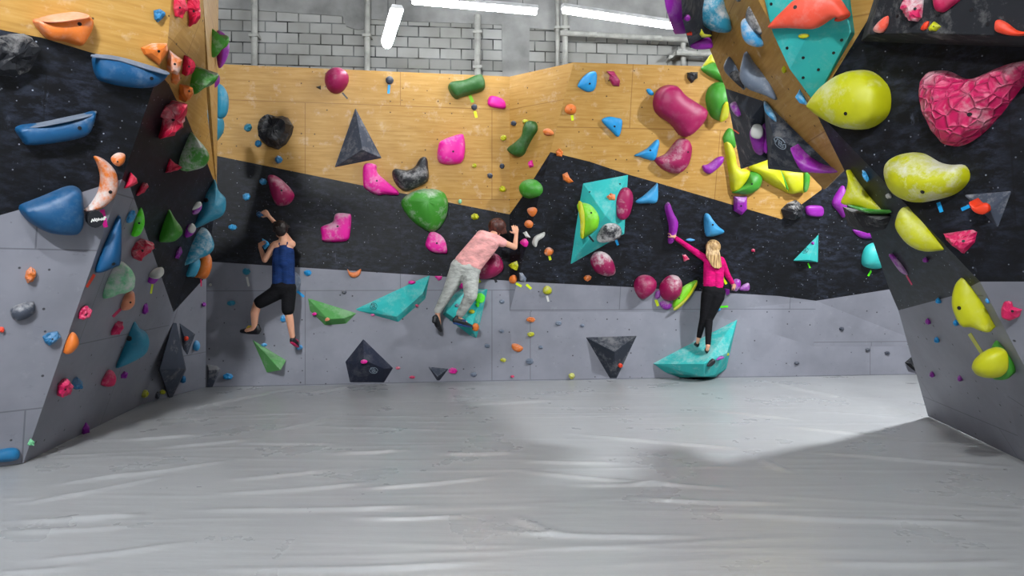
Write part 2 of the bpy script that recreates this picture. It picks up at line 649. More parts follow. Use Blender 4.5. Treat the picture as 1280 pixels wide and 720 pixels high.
# ------------------------------------------------------------------ floor mats under a vinyl sheet
WR = [((0, 632), (225, 590)), ((0, 648), (180, 641)), ((0, 661), (185, 654)), ((65, 645), (190, 640)), ((225, 635), (560, 627)),
      ((250, 617), (480, 599)), ((280, 600), (430, 582)), ((-20, 714), (120, 704)), ((235, 710), (640, 697)),
      ((150, 550), (260, 541)), ((210, 515), (375, 481)), ((290, 552), (430, 553)), ((540, 566), (660, 564)),
      ((640, 574), (790, 577)), ((620, 583), (940, 611)), ((985, 560), (1290, 584)), ((955, 529), (1145, 547)),
      ((870, 640), (1290, 652)), ((1105, 506), (1162, 523)), ((640, 640), (716, 671)), ((950, 570), (990, 590)),
      ((560, 505), (700, 500)), ((940, 472), (1080, 502)), ((1000, 701), (1290, 697)), ((100, 600), (300, 572)),
      ((190, 560), (330, 545)), ((330, 540), (420, 520)), ((380, 490), (440, 482)), ((430, 610), (640, 590)),
      ((20, 700), (260, 672)), ((700, 604), (860, 600)), ((780, 620), (1000, 628)), ((420, 645), (600, 640)),
      ((700, 540), (960, 560)), ((880, 510), (1010, 524)), ((600, 660), (900, 668)), ((60, 606), (190, 585)), ((400, 566), (520, 560))]


def fl(p):
    Y = 1.4 * F / (p[1] - HY)
    return np.array([(p[0] - 640) / F * Y, Y])


nx, ny = 620, 640
xs = np.linspace(-7.9, 8.9, nx)
ys = np.concatenate([np.linspace(-4.9, 2.0, 60, endpoint=False), np.linspace(2.0, 11.0, ny - 60)])
X, Yg = np.meshgrid(xs, ys)
Z = np.zeros_like(X)
rng = np.random.RandomState(3)
extra = []
for k in range(110):
    cx, cy = rng.uniform(-5, 5.5), rng.uniform(2.5, 9.3)
    ln = rng.uniform(.6, 2.2)
    an = rng.normal(.03 + cx * -.03, .09)
    extra.append((np.array([cx - ln * math.cos(an), cy - ln * math.sin(an)]), np.array([cx + ln * math.cos(an), cy + ln * math.sin(an)]), rng.uniform(.001, .0035), rng.uniform(.02, .05)))
for (p, q) in WR:
    a, b = fl(p), fl(q)
    dist = (a[1] + b[1]) / 2
    extra.append((a, b, (.003 + .0014 * dist) * 1.35, .018 + .0044 * dist))
for a, b, h, w in extra:
    d = b - a
    L = np.hypot(*d)
    d = d / L
    rx, ry = X - a[0], Yg - a[1]
    tt = (rx * d[0] + ry * d[1]) / L
    bow = .06 * np.sin(tt * 3.1)
    dd = -rx * d[1] + ry * d[0] + bow * min(L, 1.0)
    env = np.clip(np.minimum(tt, 1 - tt) * 3.2, 0, 1)
    env = env * env * (3 - 2 * env)
    Z += h * env * np.exp(-(dd / w) ** 2)
Z += .006 * np.sin(X * 1.3 + np.sin(Yg * .9) * 1.2) * np.sin(Yg * 1.7 + .6 * X) + .002 * np.sin(Yg * 7 + 1.5 * np.sin(X * 1.1))
Z -= .008
me = bpy.data.meshes.new('floor')
NX, NY = X.shape[1], X.shape[0]
co = np.stack([X.ravel(), Yg.ravel(), Z.ravel()], 1)
idx = np.arange(NX * NY).reshape(NY, NX)
fc = np.stack([idx[:-1, :-1].ravel(), idx[:-1, 1:].ravel(), idx[1:, 1:].ravel(), idx[1:, :-1].ravel()], 1)
me.from_pydata(co.tolist(), [], fc.tolist())
me.polygons.foreach_set('use_smooth', [True] * len(me.polygons))
flo = bpy.data.objects.new('floor', me)
COL.objects.link(flo)
flo['kind'] = 'structure'
t = NT('vinyl_sheet', .3, .5)
oc = t.tc.outputs['Object']
a1 = t.noise(oc, .5, 4, .6)
c = t.ramp(a1, [(.3, lin((150, 151, 153))), (.7, lin((162, 163, 164)))])
st = t.noise(t.mapping(oc, (.6, 3.5, 1)), 3, 7, .7)
c = t.mix(t.ramp(st, [(.66, g(0)), (.85, g(.08))]), c, lin((122, 123, 130)))
c = t.mix(t.ramp(t.noise(oc, 2.3, 5, .7), [(.66, g(0)), (.85, g(.06))]), c, lin((110, 110, 118)))
t.color(c)
t.l(t.ramp(t.noise(oc, 1.4, 5, .6), [(.3, g(.24)), (.7, g(.38))]), t.b.inputs['Roughness'])
wv = t.noise(t.mapping(oc, (1.1, 7.5, 1), (0, 0, .08)), 1.6, 5, .55)
fn = t.noise(t.mapping(oc, (2, 5, 1)), 9, 4, .6)
t.bump(t.math('ADD', wv, t.math('MULTIPLY', fn, .05)), .16, .022)
me.materials.append(t.m)

# world: faint ambient
wd = bpy.data.worlds.new('world')
SC.world = wd
wd.use_nodes = True
wd.node_tree.nodes['Background'].inputs['Color'].default_value = (.5, .55, .6, 1)
wd.node_tree.nodes['Background'].inputs['Strength'].default_value = .05

# ------------------------------------------------------------------ hold and volume builders
SMOOTH = ('dome', 'pillow', 'shell')


def parse(s):
    return [tuple(float(v) for v in q.split(',')) for q in s.split()]


def catmull(pts, n):
    out = []
    m = len(pts)
    per = max(2, round(n / m))
    for i in range(m):
        p0, p1, p2, p3 = pts[i - 1], pts[i], pts[(i + 1) % m], pts[(i + 2) % m]
        for k in range(per):
            t = k / per
            out.append(tuple(.5 * ((2 * b) + (-a + c) * t + (2 * a - 5 * b + 4 * c - d) * t * t + (-a + 3 * b - 3 * c + d) * t ** 3) for a, b, c, d in zip(p0, p1, p2, p3)))
    return out


def area_c(pts):
    a = cx = cy = 0
    for (x0, y0), (x1, y1) in zip(pts, pts[1:] + pts[:1]):
        k = x0 * y1 - x1 * y0
        a += k
        cx += (x0 + x1) * k
        cy += (y0 + y1) * k
    a /= 2
    if abs(a) < 1e-6:
        return 1e-6, pts[0]
    return abs(a), (cx / (6 * a), cy / (6 * a))


def near_on(poly, p):
    best = None
    if len(poly) == 1:
        return poly[0]
    for a, b in zip(poly, poly[1:]):
        dx, dy = b[0] - a[0], b[1] - a[1]
        t = max(0, min(1, ((p[0] - a[0]) * dx + (p[1] - a[1]) * dy) / (dx * dx + dy * dy + 1e-9)))
        q = (a[0] + dx * t, a[1] + dy * t)
        d = (q[0] - p[0]) ** 2 + (q[1] - p[1]) ** 2
        if best is None or d < best[0]:
            best = (d, q)
    return best[1]


def field_body(bm, q, pts2, m, n, p0, h, size, style, off, shrink, rough, seed):
    """smooth body over any outline: height grows with distance from the rim"""
    u = m.orthogonal().normalized()
    w = m.cross(u)
    c0 = sum(q, Vector()) / len(q)
    o2 = [np.array(((x - c0).dot(u), (x - c0).dot(w))) for x in q]
    O = np.array(o2)
    if np.sum(O[:, 0] * np.roll(O[:, 1], -1) - O[:, 1] * np.roll(O[:, 0], -1)) < 0:
        O = O[::-1].copy()
        q = q[::-1]
    seg = np.linalg.norm(np.roll(O, -1, 0) - O, axis=1)
    per = seg.sum()
    cum = np.concatenate([[0], np.cumsum(seg)])
    Oc = np.concatenate([O, O[:1]])
    nn_ = int(max(24, min(90, per / (size * .06))))
    tt = np.linspace(0, per, nn_, endpoint=False)
    O = np.stack([np.interp(tt, cum, Oc[:, 0]), np.interp(tt, cum, Oc[:, 1])], 1)
    A0, B0 = O, np.roll(O, -1, 0)

    def dist(P_):
        d = B0 - A0
        t = np.clip(((P_[:, None, :] - A0[None]) * d[None]).sum(2) / ((d * d).sum(1)[None] + 1e-12), 0, 1)
        return np.sqrt(((P_[:, None, :] - (A0[None] + t[..., None] * d[None])) ** 2).sum(2)).min(1)

    def inside(P_):
        x, y = P_[:, 0][:, None], P_[:, 1][:, None]
        x0, y0, x1, y1 = A0[:, 0][None], A0[:, 1][None], B0[:, 0][None], B0[:, 1][None]
        cr = ((y0 > y) != (y1 > y)) & (x < (x1 - x0) * (y - y0) / (y1 - y0 + 1e-15) + x0)
        return cr.sum(1) % 2 == 1
    sp = size / 12
    lo, hi = O.min(0), O.max(0)
    gx, gy = np.meshgrid(np.arange(lo[0], hi[0], sp), np.arange(lo[1], hi[1], sp * .87))
    gx = gx + (np.arange(gx.shape[0])[:, None] % 2) * sp * .5
    Gp = np.stack([gx.ravel(), gy.ravel()], 1)
    Gp = Gp[inside(Gp)]
    Gp = Gp[dist(Gp) > size * .115]
    nrm = (B0 - np.roll(A0, 1, 0))
    nrm = np.stack([-nrm[:, 1], nrm[:, 0]], 1)
    nrm /= np.linalg.norm(nrm, axis=1)[:, None] + 1e-12
    R = [Gp]
    for o_ in (.012, .045, .085):
        r_ = O + nrm * size * o_
        k = inside(r_)
        r_ = r_[k]
        r_ = r_[dist(r_) > size * o_ * .85]
        R.append(r_)
    I = np.concatenate(R)
    allp = np.concatenate([O, I])
    from mathutils.geometry import delaunay_2d_cdt
    N = len(O)
    res = delaunay_2d_cdt([Vector(p) for p in allp], [], [list(range(N))], 1, 1e-6)
    vv, ff, orig = res[0], res[2], res[3]
    V2 = np.array([list(v) for v in vv])
    d = dist(V2)
    dm = d.max() * 1.02
    pw = {'dome': 1.0, 'pillow': 1.9, 'shell': 1.5}[style]
    x = np.clip(d / dm, 0, 1)
    z = (1 - (1 - x) ** (2 * pw)) ** .5
    rim = d < size * .004
    nb = [set() for _ in range(len(V2))]
    for f in ff:
        for i in range(len(f)):
            nb[f[i]].add(f[i - 1])
            nb[f[i - 1]].add(f[i])
    for _ in range(5):
        z2 = z.copy()
        for i in range(len(V2)):
            if not rim[i] and nb[i] and d[i] > size * .09:
                z2[i] = .4 * z[i] + .6 * np.mean([z[j] for j in nb[i]])
        z = z2
    bv_ = []
    for i, p in enumerate(V2):
        co = c0 + u * float(p[0]) + w * float(p[1]) + m * (h * float(z[i]) if not rim[i] else 0)
        if rough and not rim[i]:
            co += m * (rough * size * noise.noise(co * (5 / size) + Vector((seed, 0, 0))) * 1.6)
        bv_.append(bm.verts.new(co))
    for f in ff:
        try:
            bm.faces.new([bv_[i] for i in f])
        except ValueError:
            pass
    # skirt back to the wall
    be = [e for e in bm.edges if e.is_boundary]
    foot = {}
    for e in be:
        for v in e.verts:
            if v not in foot:
                y = c0 + (v.co - c0) * (shrink if off > .01 else 1)
                foot[v] = bm.verts.new(y - n * ((y - p0).dot(n) + .004))
    for e in be:
        a, b = e.verts
        bm.faces.new((a, b, foot[b], foot[a]))
    bmesh.ops.holes_fill(bm, edges=[e for e in bm.edges if e.is_boundary], sides=0)
    bmesh.ops.recalc_face_normals(bm, faces=bm.faces)
    return bm, p0, m, size


def shape(pts, H, style, ridge, base, seed=0, blend=None, shrink=.93, rough=None):
    """Relief body: outline pts (px), height factor H, on base=(point, normal). Returns bm, anchor, m, height."""
    p0, n = base
    ar, cen = area_c(pts)
    Yd = (p0 - CAM).y
    size = math.sqrt(ar) / F * Yd
    h = H * size
    v = (CAM - p0).normalized()
    cs = n.dot(v)
    if blend is None:
        blend = 0 if cs > .8 else min(.75, (.8 - cs) * 1.6)
    m = (n * (1 - blend) + v * blend).normalized()
    big = ar > 130
    if style in ('dome', 'pillow', 'shell'):
        pts2 = catmull(pts, 40 if big else 18)
    elif style == 'rock':
        pts2 = []
        k = max(1, round((26 if big else 12) / len(pts)))
        for a, b in zip(pts, pts[1:] + pts[:1]):
            for i in range(k):
                pts2.append((a[0] + (b[0] - a[0]) * i / k, a[1] + (b[1] - a[1]) * i / k))
    else:
        pts2 = list(pts)
    off = 0.0
    for _ in range(4):
        q = [CAM + ray(*p) * (m.dot(p0 + n * off - CAM) / m.dot(ray(*p))) for p in pts2]
        mn = min((x - p0).dot(n) for x in q)
        if mn >= .002:
            break
        off += .004 - mn
    org = p0 + n * off

    def to3(p):
        r = ray(*p)
        return CAM + r * (m.dot(org - CAM) / m.dot(r))
    ridge = ridge or [cen]
    if style == 'rock' or style == 'facet':
        prof = [(1, 0), (.93, .45), (.66, .82), (.33, .97)]
    elif style == 'pillow':
        prof = [(1, 0), (.985, .3), (.94, .55), (.84, .76), (.66, .9), (.4, .97), (.18, 1)]
    elif style == 'shell':
        prof = [(1, 0), (.99, .35), (.93, .62), (.8, .8), (.6, .93), (.34, .99)]
    elif style == 'disc':
        prof = [(1, 0), (1, .8), (.94, 1)]
    else:
        prof = [(math.cos(a), math.sin(a)) for a in [0, .22, .45, .7, .95, 1.2, 1.42]]
    bm = bmesh.new()
    rings = []
    rr = random.Random(seed)
    if len(ridge) > 1 and style in SMOOTH:
        return field_body(bm, q, pts2, m, n, p0, h, size, style, off, shrink, rough, seed)
    # foot ring on the wall
    cw = sum(q, Vector()) / len(q)
    foot = []
    for x in q:
        y = cw + (x - cw) * (shrink if off > .01 else 1)
        d = (y - p0).dot(n)
        foot.append(bm.verts.new(y - n * (d + .004)))
    rings.append(foot)
    amp = {'rock': .16, 'facet': .05}.get(style, 0.0) * size if rough is None else rough * size
    for (s, k) in prof:
        ring = []
        for p in pts2:
            c = near_on(ridge, p)
            w = to3((c[0] + (p[0] - c[0]) * s, c[1] + (p[1] - c[1]) * s)) + m * (h * k)
            if amp and k > 0:
                nv = noise.noise(w * (2.2 / size) + Vector((seed, 0, 0)))
                w += m * (amp * nv * 1.6) + Vector((rr.uniform(-1, 1), rr.uniform(-1, 1), rr.uniform(-1, 1))) * amp * .22
            ring.append(bm.verts.new(w))
        rings.append(ring)
    N = len(pts2)
    for a, b in zip(rings, rings[1:]):
        for k in range(N):
            bm.faces.new((a[k], a[(k + 1) % N], b[(k + 1) % N], b[k]))
    if style == 'disc':
        bm.faces.new(rings[-1])
    elif len(ridge) == 1:
        tip = bm.verts.new(to3(ridge[0]) + m * h)
        for k in range(N):
            bm.faces.new((rings[-1][k], rings[-1][(k + 1) % N], tip))
    else:
        tri = bm.faces.new(rings[-1])
        bmesh.ops.triangulate(bm, faces=[tri])
    bm.faces.new(foot[::-1])
    bmesh.ops.recalc_face_normals(bm, faces=bm.faces)
    return bm, p0, m, size


NH = [0]
INV = []


def circ(cx, cy, rx, ry=None, rot=0, n=8, jit=.08):
    ry = ry or rx
    r = random.Random(cx * 7 + cy)
    c, s = math.cos(rot), math.sin(rot)
    o = []
    for k in range(n):
        a = 2 * math.pi * k / n
        f = 1 + r.uniform(-jit, jit)
        x, y = rx * math.cos(a) * f, ry * math.sin(a) * f
        o.append((cx + x * c - y * s, cy + x * s + y * c))
    return o


def hole_on(bmv, px_, py_, parent, r=.011, name='bolt', mat=None):
    """bolt socket seated where this ray meets the hold"""
    vs = [v.co.copy() for v in bmv.verts]
    fs = [[v.index for v in f.verts] for f in bmv.faces]
    bv = BVHTree.FromPolygons(vs, fs)
    d = ray(px_, py_).normalized()
    p, n, i, dist = bv.ray_cast(CAM, d)
    if p is None:
        return None
    if n.dot(d) > 0:
        n = -n
    bm = bmesh.new()
    tube_bm(bm, p - n * .006, p + n * .0025, r, 12)
    u = n.orthogonal().normalized() * r * .45
    tube_bm(bm, p + n * .002, p + n * .004, r * .5, 6)
    bmesh.ops.recalc_face_normals(bm, faces=bm.faces)
    return obj_from_bm(name, bm, mat or METAL, parent=parent, loc=p)


def hold(label, col, pts, H=.4, style='dome', ridge=None, hole='auto', parts=(), at=None, chalk=.4, group=None, pl=None, blend=None,
         name='climbing_hold', cat='climbing hold', rough=None, lift=0.0):
    if isinstance(pts, str):
        pts = parse(pts)
    if isinstance(ridge, str):
        ridge = parse(ridge)
    ar, cen = area_c(pts)
    at = at or cen
    if pl is not None:
        base = (pl.hit(*at), pl.n)
    else:
        base = cast(*at)
        if base is None:
            print('NO HIT', label, at)
            return
    if lift:
        base = (base[0] + base[1] * lift, base[1])
    NH[0] += 1
    bm, p0, m, size = shape(pts, H, style, ridge, base, NH[0], blend, rough=rough)
    bm.verts.index_update()
    bm.verts.ensure_lookup_table()
    cp = bm.copy()
    o = obj_from_bm(name, bm, mat_hold(col, chalk), loc=p0, smooth=style in SMOOTH)
    wallname = 'left' if cen[0] < 276 and p0.y < 9.0 else ('right' if p0.x > 1.5 and p0.y < 8.8 else 'back')
    size_w = 'small footholds' if ar < 160 else 'large holds'
    tag(o, label, cat, group or f'{size_w} on the {wallname} climbing wall')
    cp.verts.index_update()
    if hole == 'auto' and ar > 230:
        r0 = ridge[len(ridge) // 2] if ridge else cen
        hole = (r0[0] + 1.5, r0[1] + 2)
    if hole and hole != 'auto':
        hole_on(cp, hole[0], hole[1], o, r=min(.013, size * .07))
    if parts:
        vs = [v.co.copy() for v in cp.verts]
        fs = [[v.index for v in f.verts] for f in cp.faces]
        bv = BVHTree.FromPolygons(vs, fs)
        for pt in parts:
            nm, c2, pp = pt[:3]
            if isinstance(pp, str):
                pp = parse(pp)
            h2 = pt[3] if len(pt) > 3 else .15
            _, c = area_c(pp)
            d = ray(*c).normalized()
            p, n, i, dist = bv.ray_cast(CAM, d)
            if p is None:
                p, n = base
            if n.dot(d) > 0:
                n = -n
            b2, q0, m2, s2 = shape(pp, h2, pt[4] if len(pt) > 4 else 'dome', None, (p + n * .001, n), NH[0] + 5, 0)
            oc_ = obj_from_bm(nm, b2, mat_hold(c2, chalk), parent=o, loc=q0, smooth=True)
    cp.free()
    return o


def sm(label, col, x, y, rx, ry=None, rot=0, H=.55, style='rock', **k):
    """small foothold given by centre and radii in the photo"""
    return hold(label, col, circ(x, y, rx, ry, rot, 7), H, style, hole=None, **k)


def tape(label, col, x0, y0, x1, y1, w=3.2):
    base = cast((x0 + x1) / 2, (y0 + y1) / 2)
    p0, n = base
    pl = Plane(p0, p0 + n.orthogonal(), p0 + n.cross(n.orthogonal()))
    dx, dy = x1 - x0, y1 - y0
    L = math.hypot(dx, dy)
    ux, uy = -dy / L * w / 2, dx / L * w / 2
    q = [pl.hit(x0 + ux, y0 + uy), pl.hit(x1 + ux * .9, y1 + uy), pl.hit(x1 - ux, y1 - uy * .9), pl.hit(x0 - ux, y0 - uy)]
    bm = bmesh.new()
    lo = [bm.verts.new(a - n * .001) for a in q]
    hi = [bm.verts.new(a + n * .002) for a in q]
    bm.faces.new(hi)
    bm.faces.new(lo[::-1])
    for k in range(4):
        bm.faces.new((lo[k], lo[(k + 1) % 4], hi[(k + 1) % 4], hi[k]))
    bmesh.ops.recalc_face_normals(bm, faces=bm.faces)
    key = 'tape_' + col
    if key not in MATS:
        MATS[key] = mat_simple(key, PAL[col], .45, .4, vary=.05)
    o = obj_from_bm('tape_strip', bm, MATS[key], loc=p0)
    tag(o, label, 'tape', 'route marking tape strips')


def logo(parent, cx, cy, r, col='white', ang=0.0):
    p0, n = cast(cx, cy)
    k = 'logo_' + col
    if k not in MATS:
        MATS[k] = mat_simple(k, {'white': (150, 165, 178), 'dark': (20, 60, 70)}[col], .6, .3, vary=.1)
    o1 = Vector((0, 0, 1))
    xa = o1.cross(n).normalized()
    ya = n.cross(xa)
    R = r / F * (p0 - CAM).y
    strokes = []
    for a0, a1 in ((-190, -25), (-10, 130)):
        m_ = 14
        strokes.append([(math.cos(math.radians(a0 + (a1 - a0) * i / m_)), math.sin(math.radians(a0 + (a1 - a0) * i / m_))) for i in range(m_ + 1)])
    strokes += [[(-.85, .3), (-.6, .9), (-.45, .45), (-.75, .35)], [(-.45, .45), (.15, .75)], [(-.15, -.75), (-.5, -.15), (.05, .35), (.1, -.15), (-.15, -.4)],
                [(-.15, .1), (-.2, -.1)], [(.15, .6), (.5, .1), (.05, -.3)], [(.05, -.75), (.3, -.35), (.65, -.35), (.85, -.5), (.4, -.85)]]
    bm = bmesh.new()
    w = R * .06
    ca, sa = math.cos(ang), math.sin(ang)
    for s in strokes:
        for a, b in zip(s, s[1:]):
            a = (a[0] * ca - a[1] * sa, a[0] * sa + a[1] * ca)
            b = (b[0] * ca - b[1] * sa, b[0] * sa + b[1] * ca)
            A3, B3 = p0 + (xa * a[0] + ya * a[1]) * R, p0 + (xa * b[0] + ya * b[1]) * R
            d = (B3 - A3).normalized()
            sd = d.cross(n) * w
            vs = []
            for z in (-.002, .0015):
                for q in (A3 - d * w * .5 + sd, B3 + d * w * .5 + sd, B3 + d * w * .5 - sd, A3 - d * w * .5 - sd):
                    vs.append(bm.verts.new(q + n * z))
            bm.faces.new(vs[4:])
            for i in range(4):
                bm.faces.new((vs[i], vs[(i + 1) % 4], vs[4 + (i + 1) % 4], vs[4 + i]))
    bmesh.ops.recalc_face_normals(bm, faces=bm.faces)
    return obj_from_bm('logo', bm, MATS[k], parent=parent, loc=p0)


def volume(label, col, base, top, at=None, pl=None, chalk=.25, bolts=(), lg=None, reg=True, extra=None):
    base = parse(base) if isinstance(base, str) else base
    _, cen = area_c(base)
    if pl is None:
        p0, n = cast(*(at or cen))
        pl = Plane(p0, p0 + n.orthogonal(), p0 + n.cross(n.orthogonal()))
    p0 = pl.hit(*cen)
    P_ = [pl.hit(x, y, -.01) for x, y in base] + [pl.hit(x, y, h) for x, y, h in top] + list(extra or [])
    bm = bmesh.new()
    for p in P_:
        bm.verts.new(p)
    r = bmesh.ops.convex_hull(bm, input=bm.verts)
    bad = [e for e in r['geom_interior'] if isinstance(e, bmesh.types.BMVert)]
    if bad:
        bmesh.ops.delete(bm, geom=bad, context='VERTS')
    bmesh.ops.dissolve_limit(bm, angle_limit=.03, verts=bm.verts, edges=bm.edges)
    bmesh.ops.recalc_face_normals(bm, faces=bm.faces)
    polys = [[v.co.copy() for v in f.verts] for f in bm.faces]
    o = obj_from_bm('climbing_volume', bm, mat_hold(col, chalk, True), loc=p0)
    md = o.modifiers.new('edge', 'BEVEL')
    md.width = .006
    md.segments = 2
    md.limit_method = 'ANGLE'
    md.angle_limit = .2
    tag(o, label, 'climbing volume', 'plywood volumes on the climbing walls')
    bvh_add(polys)
    for (x, y) in bolts:
        hit = cast(x, y)
        if hit:
            p, n = hit
            bm = bmesh.new()
            tube_bm(bm, p - n * .006, p + n * .003, .011, 10)
            bmesh.ops.recalc_face_normals(bm, faces=bm.faces)
            obj_from_bm('screw', bm, METAL, parent=o, loc=p)
    if lg:
        logo(o, *lg)
    return o


# ------------------------------------------------------------------ volumes (they carry holds, so they come first)
volume('turquoise angular volume on the black part, right of centre, carrying four holds', 'turq', '728,228 786,217 781,293 712,332 723,256',
       [(757, 270, .30)], pl=C_, bolts=[(737, 240), (775, 230)])
volume('tall dark pyramid volume with a pale ridge on the plywood, above the magenta hold', 'slate', '444,133 417,210 478,198', [(453, 187, .25)], pl=A, chalk=.3)
volume('green faceted wedge volume right of the person in black shorts', 'volgreen', '383,371 386,388 406,407 433,405 447,391 412,380', [(410, 399, .13), (430, 398, .11)], pl=A)
volume('green three-sided volume under the left foot of the person in shorts', 'volgreen', '314,423 333,466 358,450 334,436', [(351, 463, .22)], pl=A)
volume('flat turquoise arrow-shaped volume low on the grey wall, left of the person in pink T-shirt', 'turq', '441,387 538,342 532,374 498,403 ',
       [(529, 366, .10), (496, 396, .10), (462, 384, .05)], pl=A, lg=(467, 383, 4.2, 'dark'))
volume('pale turquoise box volume the person in the pink T-shirt stands on', 'turq', '553,393 560,372 578,361 610,361 596,423 588,420', [(558, 391, .2), (580, 366, .16), (603, 364, .18), (589, 411, .22)], pl=A, chalk=.55)
volume('dark five-sided volume at the foot of the wall with a pale right face', 'navy', '454,423 431,452 437,479 480,479 492,460', [(455, 450, .24), (480, 461, .17), (442, 456, .12)], pl=A, chalk=.1, lg=(467, 463, 5))
volume('smallest dark spike volume at the foot of the wall', 'slate', '534,457 546,476 550,476 562,460', [(547, 471, .09)], pl=A)
volume('dark three-sided volume with its point down at the foot of the wall', 'dark', '731,421 797,419 771,474 762,474', [(768, 440, .25)], pl=KI)
volume('big turquoise wedge volume the girl stands on', 'turq', '816,454 922,399 908,461 893,472 850,472 832,466',
       [(818, 455, .03), (880, 455, .55), (909, 441, .34), (919, 401, .03), (880, 470.5, .42), (893, 469, .3)], pl=KI, chalk=.45, lg=None)
volume('turquoise pyramid volume in the dark corner by the right-hand fold', 'turq', '990,326 1024,291 1023,328', [(1011, 325, .14)], pl=C_, lg=(1006, 313, 4, 'dark'))
# left wall
volume('grey pyramid volume hanging point-down at the foot of the left wall', 'slate', '219,394 198,463 213,502 233,462', [(199.5, 462, .13), (231.5, 461, .13)], pl=L3, chalk=.35)
volume('flat grey triangular volume with one red screw-on hold, left wall corner', 'slate', '221,395 247,416 235,449 228,440', [(232, 425, .06)], pl=L3, chalk=.4)
volume('small slate-blue volume low in the left corner by the mats', 'slate', '259,455 271,457 276,461 265,486 259,487', [(261, 463, .12), (272, 462, .10)], pl=A, chalk=.4)
# right structure
volume('dark pointed volume, left of the two hanging from the right structure', 'dark', '906,108 957,125 960,200 926,212', [(938, 150, .12), (945, 190, .13)], pl=R3, chalk=.3)
volume('dark pointed volume with a round logo on the right structure', 'dark', '954,122 1048,215 1000,216 960,211', [(962, 207, .22), (966, 170, .16)], pl=R3, chalk=.22, lg=(975, 179, 9))
volume('grey hanging volume at the top edge between purple and teal holds', 'slate', '868,-6 889,-6 890,50 880,60', [(851, -6, .45), (853, 24, .45), (862, 60, .35), (888, 60, .14)], pl=R3, chalk=.25)
volume('large turquoise diamond volume on the upper right plywood', 'turq', '946,-40 1018,129 1069,42 1058,-40', [(955, -30, .05), (965, 40, .08), (987, 87, .10), (1008, 46, .16), (1064, 40, .10), (1045, -38, .15)], pl=R2,
       bolts=[(1042, 66), (1052, 50), (1004, 72), (1023, 87), (984, 60), (964, 5), (1004, 97)], chalk=.2)
volume('wide black overhanging volume along the top right corner', 'black', '1076,52 1112,-70 1345,-70 1345,62', [(1086, 43, .22), (1120, -70, .3), (1345, -70, .34), (1345, 48, .34), (1140, 41, .30)], pl=R1b, chalk=.22,
       bolts=[(1122, 20), (1215, 12), (1235, 30)])
volume('grey triangular volume on the black right wall, with a coiled red hold', 'slate', '1200,241 1269,235 1249,288', [(1237, 261, .06)], pl=R1b, chalk=.4)
volume('black stepped volume tucked under the yellow winged hold', 'black', '1053,258 1102,268 1116,270 1108,287 1085,292 1060,282', [(1062, 264, .08), (1100, 275, .08), (1078, 284, .1)], pl=R1a, chalk=.3)
volume('small black spike volume behind the lower edge of the right wall', 'black', '1130,453 1142,443 1152,470 1140,462', [(1139, 455, .1)], pl=KI)

# ------------------------------------------------------------------ holds: left wall
h = hold
h('orange ledge hold with a chalky top on the upper left plywood', 'orange', '41,25 60,22 95,18 113,22 115,35 104,55 97,57 80,52 62,50 50,40', .5, 'shell', '60,30 98,28', chalk=.3,
  parts=[('chalky_top', 'peach', '46,24 70,17 96,15 112,20 95,24 66,27', .05)])
h('large dark grey rock-like hold cut off by the left picture edge', 'black', '-12,48 12,42 30,42 40,47 47,60 44,75 35,90 15,96 -12,94', .45, 'rock', chalk=.3, hole=(18, 67))
h('upper blue half-moon ledge on the black left wall', 'blue', '116,69 140,71 175,78 207,90 200,103 185,110 160,109 135,104 120,96', .42, 'shell', '132,84 188,96', parts=[('chalky_top', 'gray', '117,68 150,71 206,88 205,92 150,76 118,71', .02)], chalk=.15)
h('lower blue half-moon ledge on the black left wall', 'blue', '20,158 60,152 100,143 118,139 115,157 105,170 70,178 35,181 27,175', .42, 'shell', '40,165 98,158', parts=[('chalky_top', 'gray', '21,158 60,151 117,139 110,145 60,156 28,160', .02)], chalk=.15)
h('small blue crystal-like hold on the plywood at the upper left', 'mid', '192,13 200,11 206,15 204,22 197,28 193,24', .5, 'rock')
h('orange faceted hold at the wood edge, directly above the blue ledge end', 'orange', '176,60 190,54 208,54 209,64 198,82 190,75 180,68', .5, 'facet', '197,62', chalk=.7)
h('orange faceted hold on the fold, second in the orange chain', 'orange', '209,60 216,66 227,74 225,86 221,94 213,90 209,80', .55, 'facet', chalk=.8)
h('little orange hold on the fold, third in the orange chain', 'orange', '214,90 223,90 225,100 220,106 214,100', .5, 'facet', chalk=.3)
h('lowest orange hold of the chain on the fold', 'orange', '222,104 232,106 240,109 241,117 236,125 231,128 224,118', .6, 'facet', '235,112', chalk=.5)
h('big glossy blue potato-shaped hold on the left wall', 'blue', '24,257 40,250 60,242 82,233 95,233 102,243 103,275 98,288 88,293 60,290 40,280 27,268', .5, 'pillow', '45,262 84,262', chalk=.12, hole=None)
h('chalked orange crescent hold right of the big blue one', 'orange', '117,195 130,199 143,212 147,228 143,245 130,258 115,264 104,263 112,256 122,240 125,222 122,207', .36, 'dome', '127,208 137,228 125,250', chalk=1.3, hole=(138, 240))
h('small chalked orange hold touching the top of the crescent', 'orange', '139,197 147,191 156,193 155,203 148,208 141,204', .5, 'dome', chalk=.9, hole=(147, 202))
_b = h('round black disc badge with white lettering under the crescent hold', 'black', circ(118, 273, 10.8, n=16, jit=0), .3, 'disc', chalk=0, hole=None, lift=.06)
h('long blue spike-shaped hold on the fold of the left wall', 'blue', '145,271 151,275 150,326 142,334 125,341 118,338 122,318 135,290', .45, 'dome', '143,290 130,328', chalk=.1, hole=(142, 330))
h('pale green shell-like hold thick with chalk, below the blue spike', 'mint', '128,372 127,355 135,338 148,326 160,332 168,345 167,360 158,366 147,368 138,372', .45, 'dome', '140,355 155,345', chalk=1.6, hole=None, rough=.05)
